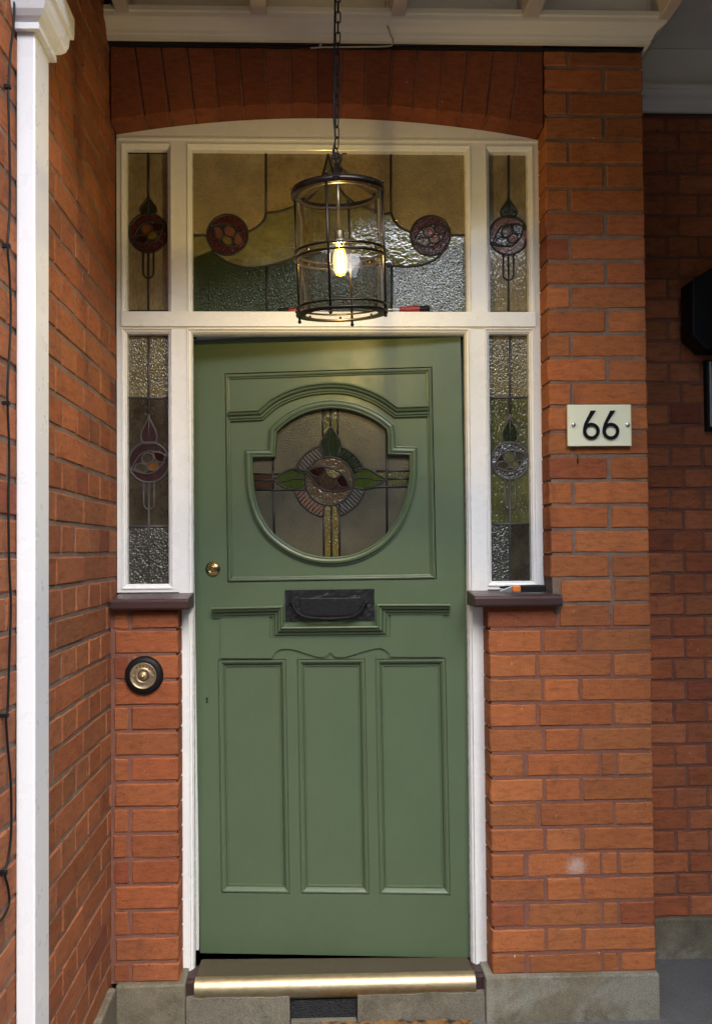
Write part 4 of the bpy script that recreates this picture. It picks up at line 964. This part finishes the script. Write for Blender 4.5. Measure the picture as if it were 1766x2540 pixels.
for a in angs:
    c, s_ = math.cos(rad(a)), math.sin(rad(a)); b = MB()
    x, y = .1095*c, .1095*s_
    b.tube([TL(x, y, -.010), TL(x, y, LHt+.012)], .0032, 10)
    for zz in (-.013, LHt+.014): b.lathe(lambda X, Y, Z: TL(x+X, y+Y, zz+Z), [(0, -.0048), (.0034, -.0034), (.0048, 0), (.0034, .0034), (0, .0048)], 12)
    b.build('rod', M['bronze'], ln_)
for k in range(8):
    a = rad(-17-90+45*k+16); 
    for zz in (.0065, .137, LHt+.002):
        b = MB(); x, y = (RO-.002)*math.cos(a), (RO-.002)*math.sin(a); b.lathe(lambda X, Y, Z: TL(x+X, y+Y, zz+Z), [(0, -.0035), (.0028, -.0022), (.0036, 0), (.0028, .0022), (0, .0035)], 10); b.build('rivet', M['bronze'], ln_)
b = MB(); b.lathe(TL, [(.1040, .001), (.1040, LHt-.004), (.1010, LHt-.004), (.1010, .001), (.1040, .001)], 72); b.build('glass_cylinder', M['clear'], ln_, recalc=True)
hubz = LHt+.056
for k in range(3):
    a = rad(-95+120*k); b = MB(); pts = []; w_ = .0075; vs = []
    for i in range(13):
        t = i/12; r_ = .107*(1-t)**1.0*(1-.35*math.sin(math.pi*t))+.006; z = LHt+.004+(hubz-LHt)*(t**.8)
        for sg in (-1, 1):
            for th_ in (0, .0022):
                x = (r_+th_)*math.cos(a)-sg*w_*math.sin(a); y = (r_+th_)*math.sin(a)+sg*w_*math.cos(a); vs.append(TL(x, y, z))
    fs = []
    for i in range(12):
        o_ = i*4; fs += [(o_, o_+4, o_+6, o_+2), (o_+1, o_+3, o_+7, o_+5), (o_, o_+1, o_+5, o_+4), (o_+2, o_+6, o_+7, o_+3)]
    fs += [(0, 2, 3, 1), (48, 49, 51, 50)]; b.add(vs, fs); b.build('strap', M['bronze'], ln_)
b = MB(); b.lathe(TL, [(0, hubz-.010), (.012, hubz-.008), (.012, hubz-.001), (.007, hubz+.002), (.006, hubz+.014), (0, hubz+.014)], 20)
hk = TL(0, 0, hubz+.026); b.tube([TL(.011*math.cos(t*math.pi/8), 0, hubz+.025+.013*math.sin(t*math.pi/8)) for t in range(16)], .0026, 8, closed=True); b.build('hub', M['bronze'], ln_)
b = MB(); b.tube([TL(0, 0, hubz-.01), TL(0, 0, .196)], .0042, 12); b.build('stem', M['candle'], ln_)
b = MB(); b.lathe(TL, [(0, .200), (.0085, .198), (.0125, .193), (.0125, .176), (.0155, .174), (.0155, .168), (.0105, .166), (.0100, .158), (0, .158)], 24); b.build('lamp_holder', M['candle'], ln_)
b = MB(); b.lathe(TL, [(.0095, .158), (.0115, .150), (.0155, .138), (.0168, .122), (.0155, .105), (.0105, .092), (.0, .088)], 28); bg_ = b.build('bulb', M['bulbglass'], ln_)
b = MB()
for k in range(6):
    a = k*math.pi/3; x, y = .0075*math.cos(a), .0075*math.sin(a); b.tube([TL(x*.7, y*.7, .150), TL(x*1.1, y*1.1, .098)], .0009, 5)
b.build('filament', M['bulb'], bg_)
ld_ = bpy.data.lights.new('lantern_light', 'POINT'); ld_.energy = 2.7; ld_.color = (1.0, 0.78, 0.34); ld_.shadow_soft_size = 0.009
lo_ = bpy.data.objects.new('lantern_light', ld_); COL.objects.link(lo_); lo_.parent = ln_; lo_.location = TL(0, 0, .125)
# chain and flex, a thing the lantern hangs on
hkw = lc+Vector(hk); chn = empty('hanging_chain', tuple(hkw), 'black link chain with a flex twisted beside it above the lantern', 'chain')
top = Vector((onY(846, 0, LY)[0], LY, CEIL))
pitch = .0268; n = int((top-hkw).length/pitch); dirv = (top-hkw).normalized(); side = Vector((1, 0, 0)); fwd = Vector((0, 1, 0))
for i in range(n):
    c0 = dirv*(pitch*(i+.45)); ang = rad(25+90*(i % 2)+R.uniform(-12, 12)+i*5); ax = side*math.cos(ang)+fwd*math.sin(ang); pts = []
    if i < 2: c0 = c0+Vector((-.004+.004*i, 0, 0))
    hl, hw = .0165-.0015, .0058
    for t in range(16):
        a = 2*math.pi*t/16; u = hw*math.cos(a); v = (hl-hw)*(1 if math.sin(a) > 0 else -1)*(1 if abs(math.sin(a)) > .01 else 0)+hw*math.sin(a)
        pts.append(c0+ax*u+dirv*v)
    b = MB(); b.tube(pts, .00165, 6, closed=True); b.build('link', M['black'], chn)
b = MB(); fl = [Vector((.0, .004, -.012)), Vector((-.007, -.004, .02)), Vector((-.003, -.004, .045)), Vector((-.006, -.003, .09))]+[dirv*(.12+.06*i)+Vector((-.0075+R.uniform(-.001, .001), -.002, 0)) for i in range(int(((top-hkw).length-.12)/.06)+1)]
b.tube(smooth_path([tuple(p) for p in fl], 4), .0024, 8); b.build('flex', M['rubber'], chn)
b = MB(); b.tube([(.0, .004, .0), (.016, 0, .012), (.024, -.002, .010)], .0017, 6); b.tube([(0.004, .0, .004), (.009, -.004, -.018), (.013, -.004, -.028)], .0016, 6); b.build('wire_end', M['rubber'], chn)
# ------------------------------------------------------------------ neighbour's wall lamp and plate, at the right edge
wl = empty('wall_lamp', (1.45, YN, 2.0), 'black angular wall lamp on the shaded brick at the right edge', 'wall lamp')
b = MB(); Yl = YN-.10
pl_pts = [onY(px, py, Yl) for px, py in ((1716, 695), (1766, 662), (1850, 662), (1900, 695), (1900, 832), (1850, 868), (1752, 866), (1716, 830))]
b.plate(XZ(Yl), list(reversed(pl_pts)), [], -.085, 0.0); lp(b.build('lamp_body', M['rubber'], wl, bevel=.006), wl)
b = MB(); b.plate(XZ(Yl), list(reversed([onY(px, py, Yl) for px, py in ((1775, 700), (1845, 700), (1868, 720), (1868, 815), (1775, 815))])), [], -.01, .003); lp(b.build('lamp_glass', metal('smoked_glass', (.01, .012, .018), .1, 0.0), wl), wl)
b = MB(); q = onY(1790, 760, YN); b.box(q[0]-.02, q[0]+.03, YN-.02, YN-.001, q[1]-.05, q[1]+.05); lp(b.build('mounting', M['rubber'], wl), wl)
gp = empty('glass_sign_panel', (1.4, YN, 1.8), 'slim dark panel with a bright metal edge below the black wall lamp', 'sign panel')
x0, x1, z0, z1 = fr(1753, 893, 1840, 1068, YN-.03); b = MB(); b.box(x0, x1, YN-.03, YN-.004, z0, z1); lp(b.build('panel', M['rubber'], gp, bevel=.003), gp)
x0, x1, z0, z1 = fr(1758.5, 897, 1763.5, 1058, YN-.031); b = MB(); b.box(x0, x1, YN-.0345, YN-.0305, z0, z1); lp(b.build('metal_edge', metal('satin_steel_edge', (.6, .6, .56), .45, .6), gp), gp)
# ------------------------------------------------------------------ garden behind the camera (seen only in reflections)
fol = MB(); RG = random.Random(3)
def clump(cx, cy, cz, rx, ry, rz_, n, s):
    for _ in range(n):
        while True:
            p = Vector((RG.uniform(-1, 1), RG.uniform(-1, 1), RG.uniform(-1, 1)))
            if 0.3 < p.length < 1: break
        c = Vector((cx+p.x*rx, cy+p.y*ry, cz+p.z*rz_)); u = Vector((RG.gauss(0, 1), RG.gauss(0, 1), RG.gauss(0, 1))).normalized(); v = u.orthogonal().normalized(); q = s*RG.uniform(.6, 1.4)
        fol.add([c-u*q, c+v*q*.6, c+u*q, c-v*q*.6], [(0, 1, 2, 3)], 0)
for i in range(13): clump(-10+1.7*i, -8.0+RG.uniform(-.5, .5), .9, 1.1, .6, 1.3, 620, .10)
for sx in (-1, 1):
    for i in range(7): clump(sx*9.5, -8.5+1.9*i, 1.6, .8, 1.3, 2.2, 420, .14)
for i in range(17):
    for zz in (1.6, 3.2, 4.7, 6.0): clump(-13.6+1.7*i+RG.uniform(-.4, .4), -11.0+RG.uniform(-.6, .6), zz+RG.uniform(-.3, .3), 1.3, .8, 1.1, 300, .19)
for (x, y, h, r_) in ((-8, -12, 5.2, 2.6), (-4.2, -13.5, 5.6, 2.6), (-.6, -13.5, 4.4, 2.4), (3.2, -14, 5.4, 2.6), (7.5, -12, 5.4, 2.8), (12, -11, 5, 3)):
    for k in range(12): clump(x+RG.uniform(-r_, r_)*.7, y+RG.uniform(-.8, .8), h+RG.uniform(-2.0, 2.2), r_*.6, r_*.5, r_*.5, 300, .17)
    fol.tube([(x, y, -.2), (x+.1, y, h*.5), (x, y, h)], .15, 8, rr=[.2, .15, .06])
lm, n_, b_ = newmat('garden_leaves'); n_.links.new(mix(n_, ramp(n_, noise(n_, pos(n_), 3, 3), [(.35, 0.0), (.65, 1.0)]), (.05, .075, .016), (.17, .19, .035)), b_.inputs['Base Color']); b_.inputs['Roughness'].default_value = .6
b_.inputs['Transmission Weight'].default_value = 0.0; tr_ = N(n_, 'ShaderNodeBsdfTranslucent'); tr_.inputs[0].default_value = (.22, .28, .05, 1); ms_ = N(n_, 'ShaderNodeMixShader'); ms_.inputs[0].default_value = .4
n_.links.new(b_.outputs[0], ms_.inputs[1]); n_.links.new(tr_.outputs[0], ms_.inputs[2]); n_.links.new(ms_.outputs[0], n_.nodes['Material Output'].inputs[0])
tag(fol.build('garden_foliage', lm, recalc=False), 'hedge and trees across the front garden, mirrored in the glass', kind='stuff')
